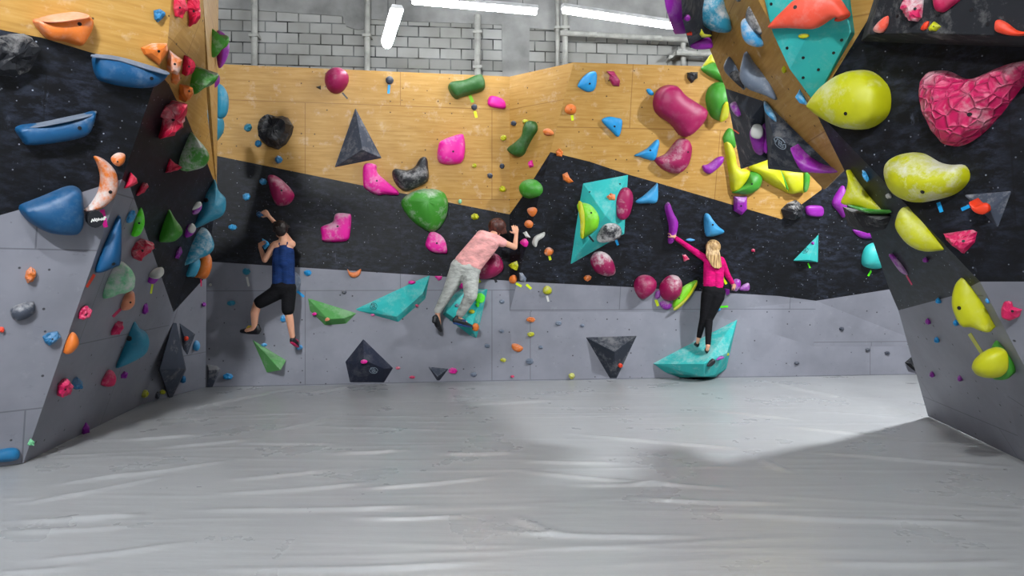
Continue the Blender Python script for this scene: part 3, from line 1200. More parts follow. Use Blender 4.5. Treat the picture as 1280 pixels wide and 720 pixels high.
h('egg-shaped orange hold below the pale green shell hold', 'peach', '151,386 152,372 160,364 167,365 168,378 164,385 157,388', .6, 'dome', chalk=.6, hole=(163, 378))
sm('small orange-brown hold on the light grey left panel', 'orange', 38, 344, 7, 10, .2, chalk=.9)
h('small dark sausage-shaped hold on the light grey left panel', 'slate', '13,388 22,381 38,377 43,379 43,390 32,398 18,400', .45, 'dome', '22,390 36,386', chalk=.6, hole=None)
sm('tiny red-orange hold at the left picture edge', 'redor', 2, 412, 4, 3.6)
h('blue lumpy hold low on the light grey left panel', 'mid', '53,421 60,416 72,414 76,420 70,425 62,432 56,428', .45, 'rock', chalk=.2)
h('yellow-orange hold right on the lower fold of the left wall', 'orange', '84,420 92,415 98,424 97,433 88,442 80,440', .5, 'dome', chalk=.3, hole=None)
h('pink rock-like hold beside the fold, above the yellow-orange one', 'pink', '97,391 100,384 108,382 115,388 112,397 104,400 98,398', .5, 'rock', chalk=.25)
h('pink hold left of the teal hold with a hole', 'pink', '137,413 144,404 153,402 154,410 149,418 139,419', .5, 'rock', chalk=.4)
h('big teal fin-shaped hold with a dark hole low on the left wall', 'teal', '162,401 168,401 173,409 182,415 186,427 182,441 170,450 150,459 143,459 148,443 155,425 158,411', .5, 'dome', '168,418 160,442', chalk=.1, hole=None,
  parts=[('bolt_hole', 'black', circ(161, 423, 3.2, n=10, jit=0), .1)])
h('upper small dark purple hold on the dark grey left panel', 'purple', '179,380 184,379 186,390 181,393 178,388', .5, 'rock', chalk=.1)
h('lower-left pink hold on the dark grey left panel, by a blue one', 'pink', '70,482 75,474 84,473 91,483 88,493 78,497 72,492', .55, 'rock', chalk=.25)
h('small blue hold hugging the pink hold low on the left wall', 'mid', '89,474 96,471 103,477 103,486 95,487 90,481', .5, 'rock', chalk=.3)
h('pink hold low on the left wall, left of a small purple one', 'pink', '124,477 132,464 140,463 145,472 142,482 130,483', .5, 'dome', chalk=.5, hole=None)
h('small purple hold right of the low pink hold', 'purple', '150,468 156,464 160,466 158,473 152,473', .5, 'rock', chalk=.15)
h('small purple hold just above the mats on the left wall', 'purple', '102,535 107,527 112,533 111,541 104,543', .5, 'rock', chalk=.2)
h('small whitish hold just above the mats on the left wall', 'white', '88,553 96,542 97,548 92,552', .5, 'rock')
h('small mint green hold beside the lower end of the fold', 'mint', '34,555 38,548 43,552 42,557 36,557', .5, 'rock')
h('blue ledge hold in the lower left corner above the mats', 'mid', '-10,563 0,562 12,560 22,561 25,567 22,573 10,576 -10,576', .45, 'dome', '0,568 17,567', chalk=.1, hole=None)
h('lowest teal hold of the left wall, touching the mats', 'teal', '165,535 165,520 172,508 182,512 188,522 188,530 175,533', .55, 'dome', chalk=.2, hole=None, parts=[('dark_underside', 'black', '166,539 166,532 176,529 187,528 186,532 175,533 169,540', .1)])
sm('small yellow hold low in the left corner', 'yellow', 181, 492, 5, 5.5)
sm('tiny yellow hold right of the small yellow one', 'yellow', 203.5, 490, 3.5, 3.2)
sm('tiny grey hold between the two little yellow ones', 'slate', 197, 494, 2.2, 5)
sm('tiny pinkish hold above the lowest teal hold', 'pink', 181, 507.5, 3.5, 3.5)
h('crimson faceted crystal hold at the edge of plywood and black paint', 'red', '197,143 204,132 222,127 232,129 231,148 228,158 214,170 200,174 202,158 203,148', .5, 'rock', chalk=.5)
h('red three-cornered hold touching the big green teardrop hold', 'red', '205,216 211,197 219,204 228,209 222,213 212,215', .5, 'rock', chalk=.3)
h('red cone-like hold to the right of the orange crescent', 'red', '154,236 162,214 170,222 172,229 166,232 160,235', .6, 'facet', '166,224', chalk=.15)
h('narrow red hold right of the red cone-like one', 'red', '169,244 176,232 184,229 186,233 180,240 172,245', .5, 'rock', chalk=.5)
h('small light blue hold left of the narrow green one', 'sky', '157,275 161,264 168,263 170,268 166,277 160,279', .5, 'rock')
h('narrow bright green hold with a bolt hole', 'neon', '165,292 170,268 176,259 180,270 180,282 175,293 168,296', .4, 'dome', chalk=.3, hole=(174, 279))
h('bright green cone-shaped hold on the black part of the left wall', 'green', '198,300 201,280 207,264 210,260 218,273 226,284 227,292 218,301 205,303', .6, 'dome', '214,288', chalk=.5, hole=None)
h('dark crimson rock-like hold with a chalky top, left wall', 'red', '161,312 169,302 180,299 191,303 192,310 184,318 174,326 165,320', .5, 'rock', chalk=.7)
h('large green teardrop hold with a chalk-white nose', 'green', '222,208 221,195 228,180 237,165 245,172 257,186 260,197 254,208 243,212 230,214', .6, 'dome', '248,195', chalk=1.05, hole=None)
h('teal nose-shaped hold with a dark bolt hole at the corner', 'teal', '239,281 247,262 252,245 262,232 268,224 272,237 281,247 281,262 275,271 262,277 250,283 243,285', .5, 'dome', '262,258', chalk=.2, hole=None,
  parts=[('bolt_hole', 'black', circ(257, 250, 2.8, n=10, jit=0), .1)])
h('small white and purple hold left of the teal nose-shaped one', 'purple', '239,264 243,257 251,254 252,260 247,267 241,268', .5, 'dome', chalk=.9, parts=[('white_cap', 'white', '240,261 243,255 250,252 252,256 247,260 241,262', .3)])
h('small white and purple hold above the pale blue teardrop', 'purple', '230,293 232,283 240,280 245,285 242,292 234,297', .5, 'dome', parts=[('white_cap', 'white', '235,285 240,279 245,285 242,291 237,290', .3)])
h('pale blue teardrop hold above the orange ball hold', 'teal', '226,330 232,310 240,295 252,285 258,287 264,300 264,310 258,318 245,324 234,330', .55, 'dome', '252,303', chalk=.9, hole=None)
h('small mauve hold left of the pale blue teardrop', 'purple', '218,322 220,313 226,308 228,315 223,324', .4, 'rock', chalk=.6)
h('dark teal slab hold beneath the pale blue teardrop', 'teal', '233,344 238,326 247,322 250,330 244,345 238,346', .4, 'dome', chalk=.1, hole=None)
h('orange ball hold at the edge of the left wall', 'orange', '243,345 248,325 258,315 263,322 262,335 256,348 247,347', .6, 'dome', chalk=.4, hole=None)
h('purple mushroom-like hold with a white cap above a yellow tape', 'purple', '184,352 185,344 195,341 203,342 198,349 192,355', .5, 'dome', chalk=.2, parts=[('white_cap', 'white', '186,343 193,337 203,335 205,341 199,347 190,347', .35)])
sm('tiny violet hold on the pale grey facet near the corner', 'purple', 255, 380.5, 3, 3.2)
h('dark red hold at the very top of the left structure, left of its twin', 'red', '216,10 218,-4 228,-6 231,5 230,13 224,22 218,20', .5, 'rock', chalk=.2)
h('long dark red hold at the very top of the left structure', 'red', '233,8 235,-4 246,-4 248,10 246,25 237,34 236,20', .5, 'rock', chalk=.25)
h('upper green spiked hold on the plywood corner at the top left', 'green', '255,62 255,45 259,32 264,42 272,45 283,44 285,51 281,59 273,64 267,72 258,66', .6, 'dome', '277,50', chalk=.5, hole=None)
h('purple hold peeking out behind the upper green spiked one', 'purple', '270,40 280,42 286,55 286,66 280,80 274,85 271,72', .5, 'dome', pl=Plane(L3top, L3top + Vector((0, .2, -1)), L3top + Vector((.9, .6, 0))), chalk=.4, hole=None)
h('bright green round hold between the green spiked ones', 'neon', '247,70 256,63 266,72 271,88 264,97 252,90 247,80', .5, 'dome', chalk=.6, hole=None)
h('lower green spiked hold with a chalky nose', 'green', '236,95 240,84 250,84 262,90 272,92 265,105 250,112 242,118 237,108', .6, 'dome', '264,94', chalk=.9, hole=None)
h('red wedge hold left of the green spiked holds', 'red', '228,67 238,72 244,80 240,92 232,95 228,80', .5, 'rock', chalk=.1)
h('small purple hold below the green spiked holds', 'purple', '264,105 268,95 274,94 274,104 268,110', .4, 'dome', chalk=.1, hole=None)
h('slim blue hold seen edge-on above the blue heart-shaped one', 'teal', '270,108 278,107 285,120 285,138 280,147 271,144', .5, 'dome', pl=Plane(Fp, Fp + Vector((0, -.1, 1)), Fp + Vector((.8, .5, 0))), chalk=.2, hole=None)
h('blue heart-shaped hold on the plywood corner', 'teal', '251,150 252,138 258,136 266,145 275,145 280,152 279,165 270,178 260,186 253,180 251,165', .55, 'dome', '268,156', chalk=.3, hole=None)
sm('tiny red hold on the flat grey volume, left corner', 'redor', 233, 423, 3, 3, style='dome')
sm('small light blue oval hold right of the flat grey volume', 'sky', 245.5, 432, 4, 7, style='dome')
sm('tiny blue hold at the right rim of the grey pyramid volume', 'mid', 229, 474, 3.5, 5)

# ------------------------------------------------------------------ holds: back wall, left part
h('crimson apple-shaped hold high on the plywood', 'crimson', '406,102 408,92 416,86 426,86 435,93 435,104 428,114 419,117 410,112', .75, 'dome', chalk=.15, hole=None)
h('tiny black triangular hold left of the crimson apple-shaped one', 'black', '395,109 401,107 401,112', .5, 'facet')
h('large black lumpy rock hold on the plywood at the left', 'black', '323,162 326,150 337,144 350,147 360,147 367,158 365,168 358,180 348,187 335,183 325,173', .6, 'rock', chalk=.35, hole=(345, 165))
sm('small dark teal hold left of the black lumpy rock', 'teal', 310, 159.5, 5.2, 5.4)
sm('small blue hold touching the lower left of the black rock', 'mid', 323, 179.5, 4.8, 4.6)
sm('small blue hold at the lower edge of the plywood, left', 'mid', 348.5, 199.5, 5, 5)
h('boot-shaped magenta hold straddling plywood and black paint', 'magenta', '455,206 470,206 472,216 485,228 497,238 497,244 480,243 472,244 458,237 454,230', .35, 'pillow', '463,216 466,232 486,238', chalk=.6, hole=(471, 226))
h('black heart-shaped hold on the plywood', 'black', '490,215 495,211 508,213 518,209 525,198 533,197 535,208 535,226 520,235 508,239 498,234 492,225', .55, 'dome', '502,222 516,224 528,212', chalk=.6, hole=(524, 226))
h('very large green rounded hold across the paint line', 'green', '501,254 507,245 520,238 535,236 550,238 558,246 560,260 556,275 547,287 537,290 520,280 508,268', .5, 'dome', '534,254', chalk=.75, hole=None, rough=.04)
h('magenta rounded hold in the middle of the plywood', 'magenta', '548,182 554,175 575,168 580,172 581,190 575,204 549,203', .4, 'pillow', chalk=.5)
h('dark green bean-shaped hold along the top of the plywood', 'dkgreen', '560,108 565,103 580,101 594,95 602,95 606,104 604,113 590,118 578,121 570,124 563,117', .5, 'pillow', '572,112 597,105', chalk=.1, hole=None)
h('small magenta tablet-shaped hold near the plywood fold', 'magenta', '610,126 614,120 628,124 632,131 630,136 612,133', .35, 'pillow', chalk=.1, hole=None)
sm('small grey ball hold with a lime tape above, near the bean-shaped one', 'slate', 593, 134, 3.8, style='dome')
sm('small grey ball hold alone high on the plywood', 'slate', 487, 100.5, 5, style='dome')
sm('small yellow-green hold by the plywood fold, upper one', 'yellow', 629.5, 172.5, 4, 3.6)
sm('tiny yellow-green hold left of two grey ones on the plywood', 'yellow', 593, 207, 2.8, 2.8)
sm('tiny grey hold by the plywood fold, upper one of two', 'slate', 627.5, 207.5, 3.2, 3.4)
sm('tiny grey hold left of and below its twin near the plywood fold', 'slate', 612.5, 219.5, 3.6, 3.6)
sm('small yellow-green hold by the plywood fold, lower one', 'yellow', 628, 236.5, 4.6, 4)
sm('small yellow hold on black paint just above the pink T-shirt', 'yellow', 593.5, 271, 5, 4.2)
sm('tiny grey-green hold at the paint line below the plywood', 'mint', 575, 252, 2.6, 3, chalk=.8)
h('magenta L-shaped hold on black paint, right of the boy', 'magenta', '401,285 407,281 416,277 420,267 435,267 439,270 438,288 433,301 405,302 402,295', .35, 'pillow', '412,291 426,287 429,276', chalk=.8, hole=(422, 283))
h('large pink egg-shaped hold above the raised hand of the boy', 'crimson', '335,220 345,220 357,229 367,241 367,248 360,256 347,257 341,248 337,235', .55, 'dome', '350,238', chalk=.5, hole=(352, 238))
sm('small blue hold touching the large pink egg-shaped one', 'sky', 329, 227, 5, 4)
sm('small light blue hold with a hole, left of the pink egg-shaped one', 'sky', 308, 246, 5, 5)
sm('small blue hold low on the black paint near the left corner', 'sky', 291, 284, 5.5, 4)
sm('dark blue hold under the raised wrist of the boy', 'blue', 325, 268, 5, 4)
h('light blue hold gripped by the lower hand of the boy', 'sky', '327,306 328,298 335,302 337,306 331,312', .6, 'rock', chalk=.3)
h('magenta rounded hold on black paint, below the very large green one', 'magenta', '533,300 538,290 548,292 556,300 559,315 553,317 540,315 532,308', .4, 'pillow', chalk=.8, hole=(546, 304))
h('crimson ball hold behind the torso of the person in the pink T-shirt', 'crimson', '594,344 603,325 614,316 625,321 629,335 620,345 606,349', .7, 'dome', chalk=.5, hole=None)
sm('small teal hold with a white tape, left of the boy', 'teal', 308, 339.5, 5, 4.5)
tape('white tape strip below the small teal hold left of the boy', 'white', 308.5, 346, 311, 358, 2.6)
sm('tiny whitish hold in the left corner of the back wall', 'white', 263, 356, 2, 2)
sm('small dark blue hold on grey paint, left of the boy in shorts', 'teal', 289, 379, 5.5, 3.6)
sm('light blue hold on grey paint, right above the waist of the boy', 'lblue', 384.5, 341, 5, 4)
h('pale violet ball hold behind the hip of the boy', 'gray', '366,340 373,343 376,352 373,362 366,367 362,352', .6, 'dome', chalk=.6, hole=None)
tape('blue tape strip below the pale violet ball hold', 'lblue', 371.5, 364, 380, 371)
h('orange saddle-shaped hold on grey paint right of the boy', 'orange', '434,336 438,340 444,340 451,336 450,343 444,347 437,345', .5, 'pillow', '439,343 447,342', chalk=.3, hole=None)
sm('small blue hold between the legs of the boy', 'lblue', 354, 398, 3.6, 5)
sm('tiny grey hold above the green wedge volume', 'slate', 430, 365, 3, 3)
sm('small blue hold under the toe of the boy', 'lblue', 374, 434, 5, 3.4)
sm('small blue hold low on grey paint in the left corner', 'lblue', 285, 470.5, 6.5, 4)
sm('tiny blue hold on the green three-sided volume', 'sky', 330, 431, 4, 2.4)
sm('tiny magenta hold on the rim of the green wedge volume', 'magenta', 393, 392.5, 3, 2)
sm('tiny orange hold on the green wedge volume', 'peach', 409, 399.5, 3, 2)
sm('small magenta hold on the upper edge of the turquoise arrow-shaped volume', 'magenta', 515, 353, 4.6, 2.6, style='dome')
sm('tiny magenta hold under the left tip of the turquoise arrow-shaped volume', 'magenta', 466, 393.5, 3, 1.8)
sm('tiny magenta hold at the right rim of the turquoise arrow-shaped volume', 'pink', 521, 382, 2.2, 1.6)
h('small magenta triangular hold beside the tip of the arrow-shaped volume', 'magenta', '543,345 553,345 552,349 548,351', .5, 'facet')
sm('small magenta hold between the legs of the person in grey trousers', 'magenta', 577, 357, 4.4, 4)
sm('small magenta hold on top of the dark five-sided volume', 'magenta', 455, 452, 4.2, 2.2, style='dome')
sm('tiny pink hold right of the dark five-sided volume', 'pink', 497.5, 460, 3, 2)
sm('tiny pink hold at the mats between two dark volumes', 'pink', 515, 471.5, 4, 1.8)
sm('magenta hold right of the smallest dark spike volume', 'magenta', 566, 463.5, 5.4, 4)
tape('yellow tape strip below the crimson ball hold', 'yel', 596, 346, 600, 353)
tape('short black tape strip right of the crimson ball hold', 'black', 617.5, 346, 620.5, 353)
tape('lime tape strip hanging below the bean-shaped green hold', 'lime', 587, 119, 591, 128, 4)
tape('yellow tape strip below the small grey ball hold', 'yel', 593.5, 139, 595.5, 147, 3.4)
tape('blue tape strip below the grey ball hold on the plywood', 'lblue', 486.5, 106, 485.5, 117)
tape('black tape strip below the crimson apple-shaped hold', 'black', 428, 116, 434.5, 123.5, 2)
for (x, y, rx, lb) in ((592, 468, 4, 'tiny grey hold at the mats right of the magenta one'), (609, 432.5, 3.6, 'tiny grey hold low on the wall, left of the fold'),
                       (627, 414, 3.2, 'tiny grey hold left of the yellow one on the column of orange holds'), (627.5, 377, 3.4, 'tiny grey hold below the fold of the back wall'),
                       (571, 382, 3, 'tiny grey-green hold on the box volume behind the trouser leg'),
                       (662, 451.5, 5, 'grey hold below the lowest orange hold of the column'), (676, 434, 3, 'tiny grey hold right of the lowest orange hold'),
                       (698, 404, 4, 'faint grey hold alone right of the orange column'), (728, 407, 3, 'faint grey hold above the dark point-down volume')):
    sm(lb, 'gray', x, y, rx, rx * .75, chalk=.2)
sm('small yellow hold low on the wall left of the fold line', 'yellow', 629, 450, 4, 2.8)
h('bright green flat hold at the upper right of the box volume', 'neon', '594,370 600,366 606,370 604,378 596,378', .15, 'pillow', hole=None)
sm('small bright green hold lower on the box volume', 'neon', 597, 381, 2.6, 3.4, H=.3)
sm('yellow ring-like hold on the box volume beside the shoe', 'yellow', 589.5, 389.5, 4, 2.8, H=.4)
sm('orange ball hold at the bottom tip of the box volume', 'orange', 594.5, 409, 4.4, 5.4, style='dome')
sm('tiny pink hold at the mats below the column of orange holds', 'pink', 640.5, 470.5, 2.6, 1.6)

# ------------------------------------------------------------------ holds: back wall, middle column and right part
h('dark green banana-shaped hold at the plywood fold', 'dkgreen', '638,190 640,184 648,178 656,170 658,160 663,152 670,153 672,162 666,172 660,183 655,193 647,196', .5, 'pillow', '646,188 658,176 666,160', chalk=.1, hole=None)
sm('tiny grey hold left of the banana-shaped green one', 'slate', 642, 154, 3.4)
sm('tiny yellow-green hold above the banana-shaped green one', 'yellow', 657, 152, 4, 3.2)
h('orange flattened hold right of the banana-shaped green one', 'orange', '679,164 682,161 687,161 692,166 690,169 682,169', .5, 'dome', hole=None)
h('blue leaf-shaped hold high on the overhanging plywood', 'lblue', '722,107 728,97 737,90 745,90 746,100 743,112 735,115 726,111', .35, 'dome', chalk=.1)
h('dark crimson S-shaped hold high on the overhanging plywood', 'crimson', '758,89 767,89 771,95 775,101 774,108 766,107 761,99 762,95', .4, 'facet', chalk=.1)
h('orange ball hold above a yellow tape on the overhanging plywood', 'orange', '706,136 709,131 715,130 720,134 719,141 713,143 707,141', .6, 'dome', chalk=.3, hole=(714, 137))
h('blue quarter-round hold in the middle of the overhanging plywood', 'lblue', '752,151 760,146 770,147 777,150 776,163 772,171 764,164', .35, 'shell', chalk=.1)
h('small orange hold at the peak of the black paint', 'orange', '695,190 699,185 704,190 702,196 696,195', .5, 'rock')
h('small magenta fin on the plywood left of the black peak', 'magenta', '660,203 665,200 667,208 662,210', .5, 'rock')
h('round green ball hold at the left edge of the black peak', 'green', '651,234 657,226 667,224 676,230 678,239 672,246 660,248 653,243', .65, 'dome', '665,236', chalk=.2, hole=None)
h('orange hooked hold on black paint near the peak', 'orange', '703,218 709,215 712,222 717,227 711,229 704,225', .5, 'facet', chalk=.3)
h('orange shield-shaped hold below the round green ball', 'orange', '660,261 668,259 671,264 666,271 661,267', .5, 'dome', hole=None)
sm('small round orange hold right of the hand of the person in pink T-shirt', 'orange', 661, 280, 5, 5, style='dome')
h('small cream hold above the small magenta one, middle column', 'white', '654,291 658,289 661,294 663,297 658,297', .5, 'rock')
h('small magenta hold below the cream one, middle column', 'magenta', '650,303 656,298 660,303 657,309', .5, 'dome', hole=None)
h('off-white crescent hold with a bolt, middle column', 'white', '665,304 668,296 675,292 681,290 680,296 673,301 670,309', .4, 'dome', '669,301 677,294', hole=None)
h('orange horseshoe hold above a yellow tape, middle column', 'orange', '680,316 682,311 687,309 692,313 690,318 684,320', .5, 'dome', chalk=.7, hole=None)
tape('yellow tape strip below the orange horseshoe hold', 'yel', 686, 318, 688, 325)
h('yellow hold on black paint right of the crimson ball hold', 'yellow', '636,331 646,326 648,332 646,338 640,336', .5, 'rock', chalk=.6)
sm('round orange hold just above the paint line', 'orange', 641.5, 349, 4.6, 5.4, style='dome')
h('small blue-grey fin hold above the paint line', 'gray', '649,341 653,341 658,348 657,352 650,351', .4, 'facet', chalk=.5)
tape('left yellow tape strip of the close pair on the paint line', 'yel', 645, 354, 652, 358)
tape('right yellow tape strip of the close pair on the paint line', 'yel', 658, 355.5, 664, 361)
h('yellow ball hold above a white tape at the paint line', 'yellow', '679,361 683,357 689,360 689,366 684,368 679,366', .6, 'dome', chalk=.6, hole=None)
tape('white tape strip below the yellow ball hold', 'white', 683.5, 369, 685.5, 377, 2.6)
sm('orange hold near the paint line right of the middle column', 'orange', 734.5, 347.5, 5, 3.6, -.3)
sm('flat orange hold, top of the lower column', 'orange', 663.5, 399.5, 6, 3.2)
sm('flat yellow hold between the two orange ones of the lower column', 'yellow', 663.5, 418, 5, 3)
h('orange shell-shaped hold low in the column', 'orange', '640,430 647,430 654,435 649,440 641,437', .5, 'dome', hole=None)
sm('small yellow-grey hold at the mats left of the dark point-down volume', 'yellow', 714.5, 470, 4, 4)
h('yellow and lime half-disc hold on the turquoise volume', 'lime', '725,254 736,255 744,262 749,272 747,284 740,291 732,296 729,297 730,280 728,266', .5, 'shell', chalk=.3, hole=(739, 266), parts=[('yellow_rim', 'yellow', '723,254 727,253 730,266 731,281 729,297 727,296 727,280', .3)])
h('upright magenta oval hold on the right rim of the turquoise volume', 'crimson', '771,260 771,248 776,238 783,234 789,240 790,252 786,268 779,275 773,272', .35, 'dome', '780,246 779,264', chalk=.6, hole=None)
h('small orange hold on the turquoise volume', 'orange', '758,246 763,242 769,244 769,250 762,250', .5, 'rock')
h('black rounded hold with a white chalk patch on the turquoise volume', 'black', '746,300 752,284 762,279 775,283 776,293 768,299 755,302', .5, 'dome', '762,290', chalk=1.1, hole=None)
tape('black tape strip on the turquoise volume', 'black', 736, 295, 742, 302, 2.2)
tape('blue tape strip at the lower right rim of the turquoise volume', 'lblue', 770, 300, 772.5, 306.5, 3)
h('crimson egg-shaped hold below the turquoise volume', 'crimson', '738,327 742,317 751,314 762,320 768,332 768,342 758,345 745,340', .6, 'dome', '752,328', chalk=1.0, hole=None)
h('light blue sail-shaped hold on black paint, right of the turquoise volume', 'sky', '795,251 805,244 818,232 822,230 821,252 808,254 797,254', .4, 'dome', '812,246', chalk=.3, hole=None)
h('blue three-armed hold at the lower edge of the plywood', 'lblue', '793,194 808,186 820,175 824,177 822,188 818,200 808,199 800,196', .4, 'dome', '814,189', chalk=.15, hole=(813, 188))
h('small blue pebble hold left of the big crimson bean', 'lblue', '808,112 812,111 817,116 816,119 811,118', .4, 'dome', hole=None)
h('largest crimson bean-shaped hold on the plywood', 'crimson', '816,127 822,112 834,106 845,108 855,119 872,130 881,138 879,150 869,163 858,171 848,168 838,155 820,142', .5, 'pillow', '834,124 862,148', chalk=.08, hole=None)
h('crimson saddle-shaped hold below the largest crimson bean', 'crimson', '818,199 832,192 843,178 850,173 860,175 864,186 860,205 850,216 838,216 826,210', .5, 'dome', '834,203 852,192', chalk=.5, hole=(860, 190))
h('slim purple crescent hold on the plywood', 'purple', '878,207 885,205 896,197 904,196 902,205 890,216 884,217 879,213', .4, 'dome', '886,211 897,203', chalk=.25, hole=None)
h('small black cup hold at the top edge of the plywood', 'black', '859,91 864,90 872,90 871,98 864,104 859,98', .6, 'rock', chalk=.1)
h('long purple blade hold grabbed by the girl', 'purple', '831,262 832,255 836,253 841,265 847,278 844,295 840,303 835,303 836,283', .45, 'dome', '836,262 842,280 839,298', chalk=.5, hole=None)
h('light blue cone-shaped hold right above the head of the girl', 'sky', '880,270 885,267 891,275 898,283 905,289 900,293 885,296 881,290', .5, 'dome', '889,284', chalk=.1, hole=(891, 281))
h('thin teal hold above the arm of the girl', 'lblue', '857,300 862,298 869,300 863,302', .5, 'dome', hole=None)
h('small mauve triangular hold under the arm of the girl', 'pink', '853,319 857,318 862,324 855,327', .4, 'facet', chalk=.7)
h('left one of the two crimson ball holds at the paint line', 'crimson', '793,362 794,350 802,344 813,345 820,352 818,362 808,371 800,373', .65, 'dome', chalk=.25, hole=None)
h('right one of the two crimson ball holds, with a chalky rim', 'crimson', '824,360 829,350 838,344 848,346 852,355 849,368 840,375 828,373', .65, 'dome', chalk=.8, hole=None)
h('small violet hold between the two crimson ball holds', 'purple', '818,372 820,364 825,362 825,372 821,374', .5, 'rock', chalk=.4)
tape('yellow tape strip between the two crimson ball holds', 'yel', 819.5, 374, 822.5, 382.5, 3.6)
h('violet and white hold under the right crimson ball', 'purple', '825,378 832,375 839,379 838,385 832,387 826,384', .5, 'dome', chalk=1.0, hole=None)
h('lime and yellow leaf-shaped hold, left of the legs of the girl', 'lime', '841,383 843,372 852,360 862,353 871,350 870,358 862,370 853,381 845,387', .3, 'dome', '846,380 866,356', chalk=.2, hole=(849, 373),
  parts=[('yellow_rim', 'yellow', '842,386 852,378 862,366 871,352 870,359 860,373 850,384 844,388', .2)])
h('mauve hold behind the lowered hand of the girl', 'purple', '914,356 918,349 925,350 925,358 920,364 915,362', .5, 'dome', chalk=.9, hole=None)
h('purple half-moon hold right of the lowered hand of the girl', 'purple', '924,361 929,356 936,354 936,363 926,363', .4, 'dome', chalk=.5, hole=None)
h('dark purple hold below the lowered hand of the girl', 'purple', '905,360 912,362 912,367 908,369', .5, 'rock', chalk=.1)
tape('yellow tape strip beside the sleeve of the girl', 'yel', 903, 347, 908, 355)
h('small blue triangular hold at the knee of the girl', 'sky', '892,386 898,382 901,387 898,389', .5, 'facet')
tape('lime tape strip right of the small blue triangular hold', 'neon', 899.5, 383.5, 910, 383, 2.6)
sm('tiny mauve hold on black paint right of the girl', 'pink', 941.5, 313, 2.2, 2.2, chalk=.6)
sm('tiny red and green hold on the dark point-down volume', 'redor', 775.5, 457, 2.8, 3)
h('black oval hold on the front of the big turquoise wedge volume', 'black', '883,457 888,451 893,449 894,453 889,458', .3, 'dome', hole=None)
h('thin purple hold on the rim of the big turquoise wedge volume', 'purple', '895,450 898,447 905,446 904,448 898,450', .4, 'dome', hole=None)
sm('tiny yellow hold at the corner of the big turquoise wedge volume', 'yellow', 909.5, 443, 2, 2)
h('black glossy rock hold in the dark corner under the yellow holds', 'black', '976,262 984,254 994,250 1003,257 1001,270 990,275 979,272', .5, 'rock', chalk=.7)
h('purple square hold at the lower edge of the plywood', 'purple', '917,245 933,245 933,262 926,269 917,263', .35, 'facet', chalk=.4)
h('dark purple hold in the shadowed corner near the fold', 'purple', '1008,258 1027,258 1027,270 1010,269', .35, 'pillow', hole=None, chalk=.1)
h('teal rounded hold half hidden behind the right wall edge', 'turq', '1077,325 1080,312 1087,305 1096,306 1103,330 1095,336 1080,333', .5, 'dome', chalk=.1, hole=None, at=(1085, 322))
tape('lime tape strip below the half hidden teal hold', 'neon', 1090, 337, 1085, 345, 2.4)
tape('lime tape strip below the turquoise pyramid volume', 'neon', 1010, 329, 1012.5, 335, 2)
sm('tiny violet hold on the turquoise pyramid volume', 'purple', 1016, 304, 2, 2)
for (x, y, lb) in ((1052, 411, 'faint grey hold on the kicker panel near the fold'), (1085, 437, 'tiny dark hold low by the right corner, left one'), (1109, 441, 'tiny dark hold low by the right corner, right one'), (996, 454, 'dark scuffed hold low on the wall beside the big wedge volume')):
    sm(lb, 'slate', x, y, 3.4, 2.2, chalk=.1)

# ------------------------------------------------------------------ macros around the edge of the right structure
YB = dict(hole=None, chalk=.12)
h('green and yellow horn hold sticking out at the top of the right structure', 'green', '876,86 884,80 892,78 900,82 908,106 898,101 886,95', .45, 'dome', parts=[('yellow_tip', 'yellow', '878,84 884,74 890,68 897,80 890,79', .3)], **YB)
h('bright green ball hold with a yellow lower right side', 'green', '882,127 884,113 892,104 903,103 910,112 910,132 908,146 900,151 888,145', .6, 'dome', parts=[('yellow_side', 'yellow', '904,132 910,128 910,146 900,152', .2)], **YB)
h('tall yellow hold curving behind the left dark pointed volume', 'yellow', '905,178 912,178 918,190 922,208 936,213 934,224 922,238 914,238 912,225 908,200', .35, 'dome', '913,190 918,215 922,228', **YB)
h('green half hold above the tall yellow one', 'green', '904,170 911,160 918,166 919,184 911,183 905,179', .4, 'dome', **YB)
h('green round hold below the left dark pointed volume', 'green', '915,240 930,230 935,216 946,214 952,222 947,236 935,243 922,242', .6, 'dome', '936,230', hole=(940, 230), chalk=.1)
h('yellow wedge hold between the two dark pointed volumes', 'yellow', '936,210 948,201 962,198 975,214 985,240 978,238 962,230', .45, 'dome', **YB)
h('yellow trapezoid hold with a green side under the logo volume', 'yellow', '975,214 1008,214 1006,238 996,241 984,240', .5, 'pillow', parts=[('green_side', 'green', '1006,214 1012,216 1010,236 1005,239', .3), ('green_edge', 'green', '970,214 976,214 985,236 982,234', .2)], **YB)
# on the structure's left-facing plywood
h('large purple rounded hold at the upper left of the grey hanging volume', 'purple', '831,2 832,-8 850,-8 853,20 857,38 855,42 845,33 835,18', .4, 'dome', lift=.0, pl=Plane(P(845, 10, 6.35), P(845, 10, 6.35) + Vector((.4, 1, 0)), P(845, 10, 6.35) + Vector((0, .2, 1))), blend=0.2, chalk=.3, hole=None)
h('small magenta ball hold on the grey hanging volume', 'purple', circ(859, 22, 4.4), .5, 'dome', hole=None)
h('yellow crescent hold low on the grey hanging volume', 'yellow', '875,34 879,42 890,44 884,47 877,46 873,40', .4, 'dome', hole=None)
h('red strip-like hold at the lower left of the grey hanging volume', 'redor', '858,41 865,41 865,44 859,44', .3, 'disc', hole=None)
h('dark purple hold beneath the grey hanging volume', 'purple', '863,54 884,48 890,52 889,60 868,61', .35, 'pillow', hole=None, chalk=.1)
h('very large teal chalked hold beside the grey hanging volume', 'teal', '868,2 868,-10 905,-10 909,10 913,25 913,39 900,40 888,36 875,25', .5, 'dome', '893,18', chalk=1.1, hole=None, rough=.03)
